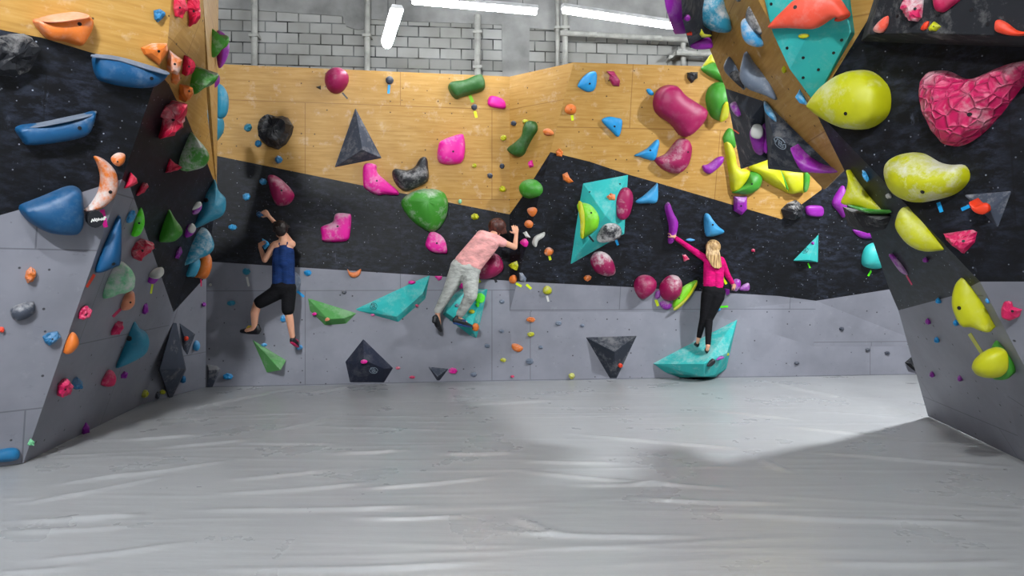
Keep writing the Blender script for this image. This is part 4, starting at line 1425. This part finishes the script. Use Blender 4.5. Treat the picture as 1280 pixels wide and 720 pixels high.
h('blue and white shoe-shaped hold with a black patch on the right plywood', 'sky', '926,30 929,24 934,25 951,42 955,55 948,59 935,55 928,45', .4, 'dome', chalk=1.2, hole=None, parts=[('black_patch', 'black', '933,20 936,8 941,16 952,42 937,40', .25)])
h('smaller grey teardrop hold on the right plywood', 'gray', '905,86 907,76 913,70 920,76 926,92 931,112 923,106 912,96', .4, 'dome', '914,84 922,98', chalk=.5, hole=None, parts=[('black_underside', 'black', '912,94 920,88 926,94 930,110 922,106', .15)])
h('larger grey teardrop hold on the right plywood', 'gray', '925,92 928,76 933,64 944,79 960,95 970,110 972,125 955,118 938,112 928,103', .45, 'dome', '938,92 955,110', chalk=.5, hole=None)
h('small purple and white hold at the top of the left dark pointed volume', 'purple', '913,130 920,127 928,134 927,143 922,146 915,138', .4, 'dome', chalk=.9, hole=None)
tape('thin red tape strip on the left dark pointed volume', 'coral', 917, 162, 924, 167, 1.6)
h('purple ball hold with a white cap on the left dark pointed volume', 'purple', '937,166 942,157 951,157 956,164 957,185 951,193 943,188 939,178', .45, 'dome', chalk=.3, hole=None, parts=[('white_cap', 'white', '938,166 942,156 951,156 954,165 950,173 941,172', .3)])
h('slim purple strip hold between the two dark pointed volumes', 'purple', '952,156 956,153 959,165 959,190 955,188 954,170', .3, 'dome', hole=None, chalk=.2)
h('chalky blue fin hold at the top of the logo volume', 'sky', '955,127 961,130 970,146 970,152 962,146 956,138', .3, 'dome', hole=None, chalk=.9)
h('purple wing hold along the lower right of the logo volume', 'purple', '988,184 1000,198 1022,208 1048,213 1040,216 1012,215 1000,210', .3, 'dome', '1005,208 1030,213', hole=None, chalk=.4)
h('pale blue hold at the plywood edge under the turquoise diamond volume', 'sky', '994,121 1000,111 1006,120 1010,132 1000,129', .4, 'facet', chalk=1.1)
sm('tiny yellow hold on the left rim of the turquoise diamond volume', 'yellow', 980, 87, 3, 5)
sm('tiny black hold at the top of the right plywood', 'black', 923, 0, 3.4, 2.5)
# on the diamond volume
h('huge coral lip-shaped hold on the turquoise diamond volume', 'coral', '961,35 968,24 980,12 1000,-4 1042,-6 1058,10 1061,19 1050,24 1043,22 1022,35 1005,36 985,35', .3, 'shell', '985,18 1035,8', chalk=.25, hole=(994, 9))
h('small dark orange tip hold beside the coral lip-shaped one', 'redor', '1043,25 1052,17 1060,13 1063,19 1057,24 1048,27', .3, 'dome', hole=None, chalk=.1)
sm('small flat yellow hold below the coral lip-shaped one', 'yellow', 1004.5, 45, 6.5, 3, H=.25, style='dome')

# ------------------------------------------------------------------ holds: right wall
h('big yellow round hold with a chalky cap beside the turquoise diamond', 'yellow', '1019,133 1030,115 1045,100 1065,89 1085,88 1100,96 1112,112 1113,135 1105,150 1085,161 1060,161 1040,152 1027,143', .5, 'pillow', '1062,124 1084,124', chalk=.5, hole=(1057, 142))
h('big yellow kidney-shaped hold on the right wall', 'yellow', '1112,212 1118,198 1135,191 1155,192 1175,203 1190,206 1205,206 1212,216 1210,228 1195,242 1170,250 1145,253 1125,245 1115,230', .5, 'dome', '1142,220 1190,226', chalk=.95, hole=(1153, 240))
h('huge pink heart-shaped dimpled hold on the right wall', 'heart', '1158,110 1160,96 1170,88 1190,90 1205,98 1225,97 1250,85 1290,74 1300,85 1275,112 1250,145 1225,170 1200,183 1180,178 1166,155 1158,130', .42, 'dome', '1185,120 1205,145 1240,115', chalk=.6, hole=(1212, 143), rough=.05)
h('pale coral triangular hold on the black overhanging volume', 'coral', '1092,37 1100,26 1110,20 1110,31 1104,40 1097,41', .4, 'dome', hole=None, chalk=.6)
h('chalky pink hold at the top of the black overhanging volume', 'pink', '1128,12 1133,-6 1155,-6 1152,22 1147,27 1138,26 1133,20', .4, 'rock', chalk=1.4)
h('dark pink hold at the top edge of the black overhanging volume', 'pink', '1168,0 1169,-10 1205,-10 1200,0 1190,8 1180,15 1171,13', .5, 'dome', hole=None, chalk=.2)
h('small red-orange hold left of the small yellow one, top right', 'redor', '1151,36 1156,28 1161,27 1159,35 1154,38', .4, 'dome', hole=None)
h('small yellow hold with a bolt, top right', 'yellow', '1161,35 1168,27 1176,33 1170,39 1163,39', .5, 'facet', chalk=.2, hole=(1167, 33))
h('red-orange fin-shaped hold at the upper right picture edge', 'redor', '1245,38 1247,25 1258,28 1272,38 1290,41 1275,45 1255,43', .4, 'dome', '1252,35 1268,40', hole=None, chalk=.1)
h('yellow half-disc hold between the wing and the small pink hold', 'yellow', '1120,285 1122,268 1129,259 1137,263 1160,281 1186,309 1178,313 1155,314 1135,305', .35, 'dome', '1135,280 1158,302', chalk=.3, hole=None)
h('small pink rock-like hold right of the yellow half-disc', 'pink', '1181,292 1200,289 1215,287 1221,290 1218,303 1205,317 1190,307', .4, 'rock', chalk=.35)
h('coiled red-orange hold on the grey triangular volume', 'redor', '1212,252 1220,257 1232,254 1238,257 1237,264 1228,268 1217,263', .4, 'pillow', '1219,259 1232,261', hole=None, chalk=.1)
tape('blue tape strip under the yellow kidney-shaped hold', 'lblue', 1173, 253, 1177, 265, 5)
tape('blue tape strip left of the coiled red-orange hold', 'lblue', 1202, 262, 1212, 257.5, 4.4)
h('yellow winged hold with a green underside near the wall edge', 'yellow', '1058,212 1066,222 1085,243 1113,263 1098,265 1075,259 1052,254 1057,240 1060,226', .35, 'dome', '1066,240 1090,256', chalk=.6, hole=None, parts=[('green_underside', 'green', '1060,257 1085,262 1116,264 1112,267 1085,266', .2)])
h('purple hold left of the yellow winged one, on the wall edge', 'purple', '1040,254 1046,240 1054,232 1058,250 1055,272 1047,264', .4, 'dome', pl=D_, hole=None, chalk=.1)
h('dark purple disc hold under the black stepped volume', 'purple', '1066,287 1085,291 1102,286 1106,289 1094,297 1076,297', .35, 'dome', hole=None, chalk=.1)
h('purple chalky hold with pink tape on the lower black right wall', 'purple', '1111,318 1118,320 1129,331 1135,343 1127,341 1118,330', .4, 'dome', hole=None, chalk=.8)
tape('pink tape strip below the purple chalky hold', 'pink', 1133, 344, 1140, 356, 2)
sm('small dark purple hold under the yellow half-disc', 'purple', 1157, 325, 4, 3.4)
sm('small pale hold at the wall edge above the yellow half-disc', 'white', 1111, 245, 4.5, 3.4)
sm('small pale blue hold between the black rim and the yellow wing', 'sky', 1082, 220, 3.5, 8, -.4, chalk=.8)
h('tall yellow oval hold on the right wall at the paint line', 'yellow', '1190,378 1194,356 1205,345 1215,350 1230,372 1239,400 1238,415 1225,413 1215,409 1203,408 1195,396', .35, 'dome', '1207,365 1220,395', chalk=.15, hole=(1199, 385))
h('yellow knob hold with a bright green base on the right wall', 'green', '1246,424 1254,423 1264,440 1268,458 1262,472 1250,475 1240,470 1238,440', .3, 'dome', hole=None, chalk=.1,
  parts=[('yellow_knob', 'yellow', '1224,455 1229,443 1243,434 1257,440 1259,460 1250,471 1236,471 1227,464', .8)])
tape('yellow-brown tape strip between the tall yellow oval and the knob', 'yellow', 1212, 417, 1229, 444, 4.5)
h('pink claw-shaped hold at the right picture edge', 'pink', '1253,385 1257,374 1263,370 1268,374 1268,382 1280,386 1274,396 1262,401 1254,396', .4, 'rock', chalk=.7, rough=.08)
sm('small red-orange hold below the pink claw-shaped one', 'redor', 1265, 416, 6, 3.6)
for (x, y, c, lb) in ((1173, 376, 'lblue', 'small blue hold at the paint line left of the tall yellow oval'), (1235, 375.5, 'lblue', 'small blue hold right of the tall yellow oval'),
                      (1195, 403.5, 'lblue', 'small blue hold at the lower left of the tall yellow oval'), (1171, 425, 'lblue', 'small blue hold on the grey right wall, lowest of the blue ones'),
                      (1160, 402, 'purple', 'small purple hold on the grey right wall, uppermost of the purple ones'), (1165.5, 468, 'purple', 'small purple hold low on the grey right wall, nearer the edge'),
                      (1200, 473, 'purple', 'small purple hold low on the grey right wall, below the tall yellow oval')):
    sm(lb, c, x, y, 3.6, 4.2, chalk=.2)
tape('red tape strip at the lower end of the blue spike hold', 'redor', 118, 343, 108, 359, 3.4)
tape('pink tape strip below the egg-shaped orange hold', 'pink', 151, 386, 141, 396, 3.4)
tape('magenta tape strip beside the round black badge', 'magenta', 127.5, 262, 132, 284, 6)
tape('yellow tape strip under the purple mushroom-like hold', 'yel', 190.5, 355, 188.5, 367, 2.4)
tape('thin pink tape strip below the orange ball hold', 'pink', 251, 349, 251.5, 358, 1.6)
tape('yellow tape strip below the orange ball hold on the overhanging plywood', 'yel', 715, 144, 715.8, 150.5)

# lettering on the round badge
bc = cast(118, 272)
bc = (bc[0] + bc[1] * .0, bc[1])
n_ = bc[1]
xa = Vector((0, 0, 1)).cross(n_).normalized()
ya = n_.cross(xa)
R_ = 10.5 / F * bc[0].y
topo = max((Vector(v.co) + _b.location - bc[0]).dot(n_) for v in _b.data.vertices)
bm = bmesh.new()
ls = [[(-.7, -.3), (-.62, .05), (-.45, -.2), (-.38, .15)], [(-.3, -.1), (-.2, .12), (-.05, .05), (-.12, -.18), (-.3, -.1)], [(.02, .2), (.05, -.05), (.2, .12), (.3, -.02), (.36, .25)], [(.4, 0), (.55, .3), (.6, .02), (.42, .12)], [(.66, .45), (.7, .08)], [(.6, .34), (.78, .36)]]
for s in ls:
    for a, b in zip(s, s[1:]):
        A3, B3 = [bc[0] + n_ * topo + (xa * q[0] + ya * (q[1] + .05)) * R_ for q in (a, b)]
        d = (B3 - A3).normalized()
        sd = d.cross(n_) * R_ * .055
        vs = [bm.verts.new(q + n_ * z) for z in (-.001, .0015) for q in (A3 - d * .002 + sd, B3 + d * .002 + sd, B3 + d * .002 - sd, A3 - d * .002 - sd)]
        bm.faces.new(vs[4:])
        for i in range(4):
            bm.faces.new((vs[i], vs[(i + 1) % 4], vs[4 + (i + 1) % 4], vs[4 + i]))
bmesh.ops.recalc_face_normals(bm, faces=bm.faces)
obj_from_bm('lettering', bm, mat_simple('lettering', (230, 230, 225), .5, vary=0), parent=_b, loc=bc[0])

# ------------------------------------------------------------------ people
def mat_cloth(name, c, fold=.5, scale=9):
    t = NT(name, .85, .2)
    oc = t.tc.outputs['Object']
    nz = t.noise(t.mapping(oc, (1, 1, 2.2), (0, .5, 0)), scale, 4, .6)
    d = tuple(int(v * .78) for v in c)
    t.color(t.ramp(nz, [(.3, lin(d)), (.6, lin(c))]))
    t.bump(nz, fold, .03)
    return t.m


SKIN = NT('skin', .55, .4)
SKIN.color(lin((222, 164, 134)))
SKIN.b.inputs['Subsurface Weight'].default_value = .08
SKIN.b.inputs['Subsurface Radius'].default_value = (.02, .008, .004)
SKIN = SKIN.m


def hair_mat(name, a, b):
    t = NT(name, .45, .5)
    nz = t.noise(t.mapping(t.tc.outputs['Object'], (1, 1, .12)), 60, 3, .6)
    t.color(t.ramp(nz, [(.35, lin(a)), (.65, lin(b))]))
    t.bump(nz, .5, .01)
    return t.m


def cap(bm, a, b, ra, rb, fl=(1, 1, 1)):
    """tapered limb segment: a closed lofted capsule"""
    a, b = Vector(a), Vector(b)
    d = b - a
    L = d.length
    if L < 1e-5:
        d = Vector((0, 0, 1))
        L = 1e-5
    d = d.normalized()
    u = d.orthogonal().normalized()
    w = d.cross(u)
    n = 14
    rings = []
    for (c, r, rng_) in ((a, ra, [-1.35, -.95, -.5, 0]), (b, rb, [0, .5, .95, 1.35])):
        for t_ in rng_:
            cc = c + d * (r * math.sin(t_))
            rr = r * math.cos(t_)
            ring = []
            for k in range(n):
                o_ = (u * math.cos(k * 2 * math.pi / n) + w * math.sin(k * 2 * math.pi / n)) * rr
                ring.append(bm.verts.new(cc + Vector((o_.x * fl[0], o_.y * fl[1], o_.z * fl[2]))))
            rings.append(ring)
    for p, q in zip(rings, rings[1:]):
        for k in range(n):
            bm.faces.new((p[k], p[(k + 1) % n], q[(k + 1) % n], q[k]))
    bm.faces.new(rings[0][::-1])
    bm.faces.new(rings[-1])


def ell(bm, c, r, rot=None):
    M = Matrix.Translation(c) @ (rot or Matrix.Identity(4)) @ Matrix.Diagonal((r[0], r[1], r[2], 1))
    bmesh.ops.create_uvsphere(bm, u_segments=20, v_segments=14, radius=1, matrix=M)


def finish(name, bm, mat, parent, vox, sm_=3, loc=None):
    bmesh.ops.recalc_face_normals(bm, faces=bm.faces)
    o = obj_from_bm(name, bm, mat, parent=parent, loc=loc if loc is not None else (world_loc(parent) if parent else None), smooth=True)
    r = o.modifiers.new('skin', 'REMESH')
    r.mode = 'VOXEL'
    r.voxel_size = vox
    r.use_smooth_shade = True
    s = o.modifiers.new('soft', 'SMOOTH')
    s.iterations = sm_
    s.factor = .5
    return o


def hand(bm, wrist, tip, back, side, s=1.0, curl=.9, spread=.12):
    """palm and five fingers; 'back' points out of the back of the hand, side=+1 puts the thumb on the back x dir side"""
    d = (tip - wrist).normalized()
    back = (back - d * back.dot(d)).normalized()
    t = d.cross(back) * side
    L = .165 * s
    for k, (off, fl_, r) in enumerate(((.032, .068, .0085), (.011, .078, .0088), (-.011, .072, .0084), (-.031, .055, .0075))):
        kn = wrist + d * (L * (.5 - .02 * k)) + t * off * s
        cap(bm, wrist + d * .01 + t * off * .45 * s, kn, .013 * s, .0115 * s)
        a1 = curl * .45
        d1 = (d * math.cos(a1) - back * math.sin(a1) + t * (off * spread * 10)).normalized()
        m1 = kn + d1 * fl_ * .55 * s
        a2 = curl * 1.15
        d2 = (d * math.cos(a2) - back * math.sin(a2) + t * (off * spread * 10)).normalized()
        cap(bm, kn, m1, r * s, r * .95 * s)
        cap(bm, m1, m1 + d2 * fl_ * .5 * s, r * .95 * s, r * .8 * s)
    b0 = wrist + d * .025 * s + t * .022 * s
    b1 = b0 + (d * .55 + t * .8 - back * .2).normalized() * .038 * s
    b2 = b1 + (d * .9 + t * .45 - back * .35).normalized() * .035 * s
    cap(bm, b0, b1, .0125 * s, .0105 * s)
    cap(bm, b1, b2, .0105 * s, .0085 * s)


def head(bm, c, look, r=.09, up=Vector((0, 0, 1))):
    """skull, jaw, nose, lips, ears; 'look' is the face direction"""
    look = look.normalized()
    sd = look.cross(up).normalized()
    up = sd.cross(look)
    M = Matrix((sd, look, up)).transposed().to_4x4()
    ell(bm, c + up * r * .12, (r * .84, r * 1.02, r * 1.02), M)
    ell(bm, c + look * r * .3 - up * r * .5, (r * .6, r * .62, r * .68), M)
    cap(bm, c + look * r * 1.0 + up * r * .12, c + look * r * 1.2 - up * r * .22, r * .09, r * .16)
    cap(bm, c + look * r * .88 - up * r * .52 - sd * r * .2, c + look * r * .88 - up * r * .52 + sd * r * .2, r * .09, r * .09)
    for s in (-1, 1):
        ell(bm, c + sd * s * r * .87 - up * r * .02, (r * .1, r * .2, r * .3), M)
        ell(bm, c + look * r * .86 + sd * s * r * .34 + up * r * .16, (r * .16, r * .12, r * .1), M)
    return M


def shoe(parent, heel, toe, up, w, mats, name='climbing_shoe', acc=None):
    heel, toe = Vector(heel), Vector(toe)
    d = (toe - heel).normalized()
    up = (up - d * up.dot(d)).normalized()
    L = (toe - heel).length
    bm = bmesh.new()
    cap(bm, heel + up * w * .9, heel + d * L * .45 + up * w * .65, w * .9, w * .95)
    cap(bm, heel + d * L * .4 + up * w * .6, toe - d * w * .6, w * .95, w * .55)
    cap(bm, heel + up * w * .6, heel + up * w * 1.9 + d * w * .3, w * .8, w * .72)
    o = finish(name, bm, mats[0], parent, .006, 4)
    bm = bmesh.new()
    cap(bm, heel + up * w * .12, heel + d * L * .5 - up * w * .02, w * .62, w * .7)
    cap(bm, heel + d * L * .5 - up * w * .02, toe - d * w * .5 - up * w * .1, w * .7, w * .5)
    sole = finish('sole', bm, mats[1], o, .006, 4)
    if acc:
        bm = bmesh.new()
        sd = d.cross(up)
        c = heel + d * L * .45 + up * w * 1.0
        for q in (-1, 0, 1):
            cap(bm, c + d * q * w * .55 - sd * w * .8 + up * w * .1, c + d * q * w * .55 + up * w * .75, w * .17, w * .17)
            cap(bm, c + d * q * w * .55 + up * w * .75, c + d * q * w * .55 + sd * w * .8 + up * w * .1, w * .17, w * .17)
        finish('strap', bm, acc, o, .005, 1)
    return o


def person(label, base):
    bm = bmesh.new()
    return bm


BLK = mat_cloth('black_cloth', (16, 16, 20), .4)
RUB = mat_simple('shoe_rubber', (22, 22, 26), .5)
V = Vector
UPZ = V((0, 0, 1))

# --- boy in the navy tank top -------------------------------------------------
Y = 8.97


def q(x, y, Yd=None):
    return P(x, y, Yd or Y)


bm = bmesh.new()
hc = q(350.5, 287, 8.98)
head(bm, hc, V((-.35, 1, .12)), .092)
cap(bm, q(353, 293), q(354, 303), .045, .052)
cap(bm, q(348.5, 311), q(349, 357), .07, .07, (1, .85, 1))
cap(bm, q(359.5, 311), q(360, 357), .07, .07, (1, .85, 1))
cap(bm, q(344, 306), q(364.5, 305), .05, .05)
cap(bm, q(353, 302), q(344, 306), .04, .045)
cap(bm, q(353, 302), q(364, 305), .04, .045)
cap(bm, q(349, 362), q(360, 362), .08, .078)
# left arm: bent, elbow down, hand on the blue hold
cap(bm, q(342.5, 307), q(331, 325, 8.92), .047, .034)
cap(bm, q(331, 325, 8.92), q(325, 309, 9.08), .036, .024)
hb = cast(331, 307)[0]
hand(bm, q(325, 309, 9.08), q(327, 299, 9.16), V((-.3, -1, .2)), 1, .95, 1.1)
# right arm: passes in front of the head to the raised hand
cap(bm, q(364, 305), q(354.5, 291, 9.10), .045, .034)
cap(bm, q(354.5, 291, 9.10), q(336, 270, 9.12), .035, .023)
hand(bm, q(336, 270, 9.12), q(326, 260.5, 9.17), V((.1, -1, .3)), -1, 1.0, .7, .2)
# legs
cap(bm, q(347, 364), q(322, 379, 8.86), .085, .055)
cap(bm, q(322, 379, 8.86), q(318.5, 391, 8.9), .052, .053)
cap(bm, q(318.5, 391, 8.9), q(318, 410, 8.98), .052, .032)
cap(bm, q(361, 364), q(360, 389, 8.93), .08, .055)
cap(bm, q(360, 389, 8.93), q(362.5, 401, 8.96), .05, .049)
cap(bm, q(362.5, 401, 8.96), q(366, 424, 9.03), .048, .03)
cap(bm, q(318, 411, 8.98), q(308, 413, 9.0), .032, .024)
cap(bm, q(366, 425, 9.03), q(370, 431, 9.1), .03, .022)
boy = finish('person', bm, SKIN, None, .0075, 4, loc=q(354, 362))
tag(boy, 'person in navy tank top and black shorts, leftmost of the three on the wall', 'person', 'people climbing')
bm = bmesh.new()
cap(bm, q(349, 315), q(349, 358), .083, .088, (1, .98, 1))
cap(bm, q(359.5, 315), q(360, 358), .083, .088, (1, .98, 1))
cap(bm, q(349, 310), q(350, 305, 8.95), .045, .032)
cap(bm, q(360, 310), q(360, 304.5, 8.95), .045, .032)
cap(bm, q(354.5, 312, 8.93), q(354.5, 330, 8.93), .06, .06)
NAVY = mat_cloth('navy_cloth', (24, 52, 104), .5)
finish('tank_top', bm, NAVY, boy, .008, 4)
bm = bmesh.new()
cap(bm, q(349, 360), q(360, 360), .104, .102)
cap(bm, q(352, 364), q(357, 364), .1, .1)
cap(bm, q(347, 365), q(325, 378, 8.87), .1, .078)
cap(bm, q(361, 365), q(360, 387, 8.93), .092, .078)
finish('shorts', bm, BLK, boy, .009, 4)
bm = bmesh.new()
lk = V((-.35, 1, .12)).normalized()
ell(bm, hc + UPZ * .022 - lk * .016, (.093, .1, .092))
ell(bm, hc - lk * .05 - UPZ * .02, (.07, .05, .065))
rr = random.Random(5)
for k in range(34):
    a = rr.uniform(0, 2 * math.pi)
    z = rr.uniform(.1, 1)
    dv = V((math.cos(a) * math.sqrt(1 - z * z), math.sin(a) * math.sqrt(1 - z * z), z))
    if dv.dot(lk) > .5 and z < .6:
        continue
    cc = hc + V((dv.x * .09, dv.y * .095, dv.z * .09 + .015))
    cap(bm, cc, cc + (dv + V((rr.uniform(-.5, .5), rr.uniform(-.5, .5), -.4))) * .024, .014, .005)
finish('hair', bm, hair_mat('dark_hair', (14, 10, 9), (40, 26, 20)), boy, .006, 1)
ACC = mat_simple('shoe_accent', (230, 200, 30), .5)
shoe(boy, q(322.5, 416, 8.98), q(300, 413.5, 9.06), UPZ, .043, (RUB, METAL), acc=ACC)
shoe(boy, q(364.5, 428, 9.0), q(373.5, 433, 9.16), V((0, -.3, 1)), .038, (RUB, mat_simple('pink_trim', (200, 30, 90), .5)), acc=mat_simple('pink_strap', (190, 20, 80), .5))

# --- person in the pink T-shirt ------------------------------------------------
Y = 9.27
bm = bmesh.new()
hc = q(621, 284, 9.38)
lk = V((.35, 1, -.05)).normalized()
head(bm, hc, lk, .1, V((.25, 0, 1)))
cap(bm, q(619, 290, 9.34), q(614, 297, 9.3), .05, .058)
cap(bm, q(603, 299), q(580, 331), .1, .105, (1, .9, 1))
cap(bm, q(614, 303), q(590, 335), .095, .1, (1, .9, 1))
cap(bm, q(602, 294), q(620, 300), .065, .062)
cap(bm, q(578, 335), q(588, 338), .12, .12)
cap(bm, q(622, 300), q(643.5, 309, 9.34), .046, .036)
cap(bm, q(643.5, 309, 9.34), q(645.5, 293, 9.5), .036, .026)
hand(bm, q(645.5, 293, 9.5), q(642.5, 279, 9.6), V((0, -1, .2)), -1, 1.1, .35)
cap(bm, q(600, 296), q(607, 310, 9.45), .046, .036)
cap(bm, q(607, 310, 9.45), q(611, 319, 9.5), .035, .026)
hand(bm, q(611, 319, 9.5), q(612, 309, 9.6), V((0, -.6, 1)), 1, 1.0, .9)
cap(bm, q(573, 339), q(561, 363, 9.3), .095, .065)
cap(bm, q(561, 363, 9.3), q(547, 391, 9.38), .06, .036)
cap(bm, q(588, 341), q(589, 369, 9.22), .1, .065)
cap(bm, q(589, 369, 9.22), q(572, 398, 9.36), .06, .036)
cap(bm, q(547, 391, 9.38), q(549, 405, 9.4), .034, .026)
cap(bm, q(572, 398, 9.36), q(582, 403, 9.4), .034, .026)
p2 = finish('person', bm, SKIN, None, .0075, 4, loc=q(583, 336))
tag(p2, 'person in a pale pink T-shirt and light grey trousers, leaning right on the wall', 'person', 'people climbing')
bm = bmesh.new()
cap(bm, q(603, 300), q(579.5, 329), .118, .128, (1, .98, 1))
cap(bm, q(613.5, 304), q(591, 332), .112, .118, (1, .98, 1))
cap(bm, q(602, 295), q(620, 300), .078, .074)
cap(bm, q(621, 300), q(628.5, 303.5, 9.29), .07, .06)
cap(bm, q(601, 297), q(604, 304, 9.36), .066, .058)
cap(bm, q(595, 330, 9.25), q(598, 338, 9.3), .06, .035)
PINK = mat_cloth('pink_cloth', (246, 176, 172), .8, 8)
finish('t_shirt', bm, PINK, p2, .009, 3)
bm = bmesh.new()
cap(bm, q(575, 334), q(589, 337), .128, .125)
cap(bm, q(572.5, 339), q(561, 364, 9.3), .118, .082)
cap(bm, q(561, 364, 9.3), q(547.5, 388, 9.38), .08, .052)
cap(bm, q(588, 341), q(588.5, 369, 9.22), .122, .088)
cap(bm, q(588.5, 369, 9.22), q(575.5, 392, 9.34), .084, .056)
finish('trousers', bm, mat_cloth('light_grey_cloth', (188, 190, 184), .9, 9), p2, .009, 3)
bm = bmesh.new()
ell(bm, hc + V((.005, -.02, .015)), (.118, .112, .105))
for k in range(26):
    a = k / 25
    x0 = 611 + 22 * a
    top = q(x0 * .6 + 621 * .4, 278 - 3 * math.sin(a * math.pi), 9.30)
    cap(bm, top, q(x0, 291 + rr.uniform(-1, 3) - 4 * abs(a - .5), 9.31 + .03 * abs(a - .5)), .022, .010)
finish('hair', bm, hair_mat('auburn_hair', (34, 14, 10), (92, 44, 30)), p2, .007, 1)
BLUE = mat_simple('blue_trim', (30, 70, 130), .5)
shoe(p2, q(545, 395, 9.3), q(551.5, 415, 9.5), V((-.3, -1, .3)), .042, (RUB, METAL))
shoe(p2, q(568, 403.5, 9.3), q(591, 408, 9.42), V((0, -.1, 1)), .038, (RUB, BLUE), acc=BLUE)

# --- girl ----------------------------------------------------------------------
yl = cast(872, 433)[0].y
yr = cast(884, 441)[0].y
Y = (yl + yr) / 2 - .02
bm = bmesh.new()
hc = q(890.5, 310)
lk = V((-.25, 1, .25)).normalized()
head(bm, hc, lk, .095)
cap(bm, q(891, 316), q(892, 323), .042, .046)
cap(bm, q(887, 329), q(886.5, 356), .075, .072, (1, .85, 1))
cap(bm, q(897.5, 329), q(897, 356), .075, .07, (1, .85, 1))
cap(bm, q(884.5, 324), q(901, 325), .045, .045)
cap(bm, q(887, 364), q(897, 366), .076, .078)
HL = cast(839, 292)[0]
wy = HL.y - .09
cap(bm, q(883, 324), q(865, 312, Y + .08), .042, .03)
cap(bm, q(865, 312, Y + .08), q(844, 297, wy), .03, .021)
hand(bm, q(844, 297, wy), q(837, 288, HL.y - .02), V((.1, -1, .1)), -1, .95, 1.0)
HR = cast(919, 357)[0]
wy2 = HR.y - .12
cap(bm, q(902, 325), q(909, 343, Y + .06), .04, .03)
cap(bm, q(909, 343, Y + .06), q(916, 355, wy2), .03, .021)
hand(bm, q(916, 355, wy2), q(921, 362, HR.y - .04), V((.3, -1, .2)), 1, .9, .8)
kl, kr = q(880, 395, Y + .02), q(886, 399, Y + .01)
al, ar_ = P(873.5, 422, yl - .06), P(885, 432, yr - .06)
cap(bm, q(885, 368), kl, .085, .05)
cap(bm, q(896, 370), kr, .088, .05)
cap(bm, kl, al, .048, .03)
cap(bm, kr, ar_, .048, .03)
cap(bm, al, P(872, 428, yl - .05), .03, .024)
cap(bm, ar_, P(884, 437, yr - .05), .03, .024)
girl = finish('person', bm, SKIN, None, .0075, 4, loc=q(892, 362))
tag(girl, 'long-haired blond person in magenta top and black leggings, standing on the big turquoise volume', 'person', 'people climbing')
bm = bmesh.new()
cap(bm, q(887, 329), q(887, 356), .08, .086, (1, .95, 1))
cap(bm, q(897.5, 329), q(896.5, 356), .08, .086, (1, .95, 1))
cap(bm, q(884.5, 324), q(901, 325), .05, .05)
cap(bm, q(883, 324), q(865, 312, Y + .08), .05, .041)
cap(bm, q(865, 312, Y + .08), q(845.5, 298, wy), .041, .03)
cap(bm, q(902, 326), q(909, 343, Y + .06), .048, .04)
cap(bm, q(909, 343, Y + .06), q(915.3, 353.5, wy2), .04, .03)
finish('long_sleeved_top', bm, mat_cloth('magenta_cloth', (214, 10, 112), .6), girl, .008, 3)
bm = bmesh.new()
cap(bm, q(886.5, 363), q(897.5, 366), .096, .098)
cap(bm, q(890, 366), q(894, 368), .09, .09)
cap(bm, q(885, 368), kl, .092, .058)
cap(bm, q(896.5, 371), kr, .1, .057)
cap(bm, kl, al.lerp(kl, .06), .056, .036)
cap(bm, kr, ar_.lerp(kr, .06), .056, .036)
finish('leggings', bm, BLK, girl, .008, 3)
bm = bmesh.new()
ell(bm, hc + UPZ * .018 - lk * .018, (.1, .103, .1))
for k in range(22):
    a = k / 21
    x0 = 882.5 + 15.5 * a
    yb = 330 + 5 * math.sin(a * 2.6) + rr.uniform(-1.5, 1.5)
    cap(bm, q(x0 * .7 + 890 * .3, 306, Y - .07), q(x0 + 1, 319, Y - .105), .017, .016)
    cap(bm, q(x0 + 1, 319, Y - .105), q(890 + (x0 - 890) * .85 + 5, yb, Y - .115), .016, .006)
finish('hair', bm, hair_mat('blond_hair', (120, 84, 48), (214, 178, 122)), girl, .006, 0)
shoe(girl, P(872, 432.5, yl - .03), P(868, 430.5, yl + .12), V((0, -.2, 1)), .03, (RUB, METAL))
shoe(girl, P(884, 440, yr - .03), P(882, 437.5, yr + .12), V((0, -.2, 1)), .03, (RUB, METAL))
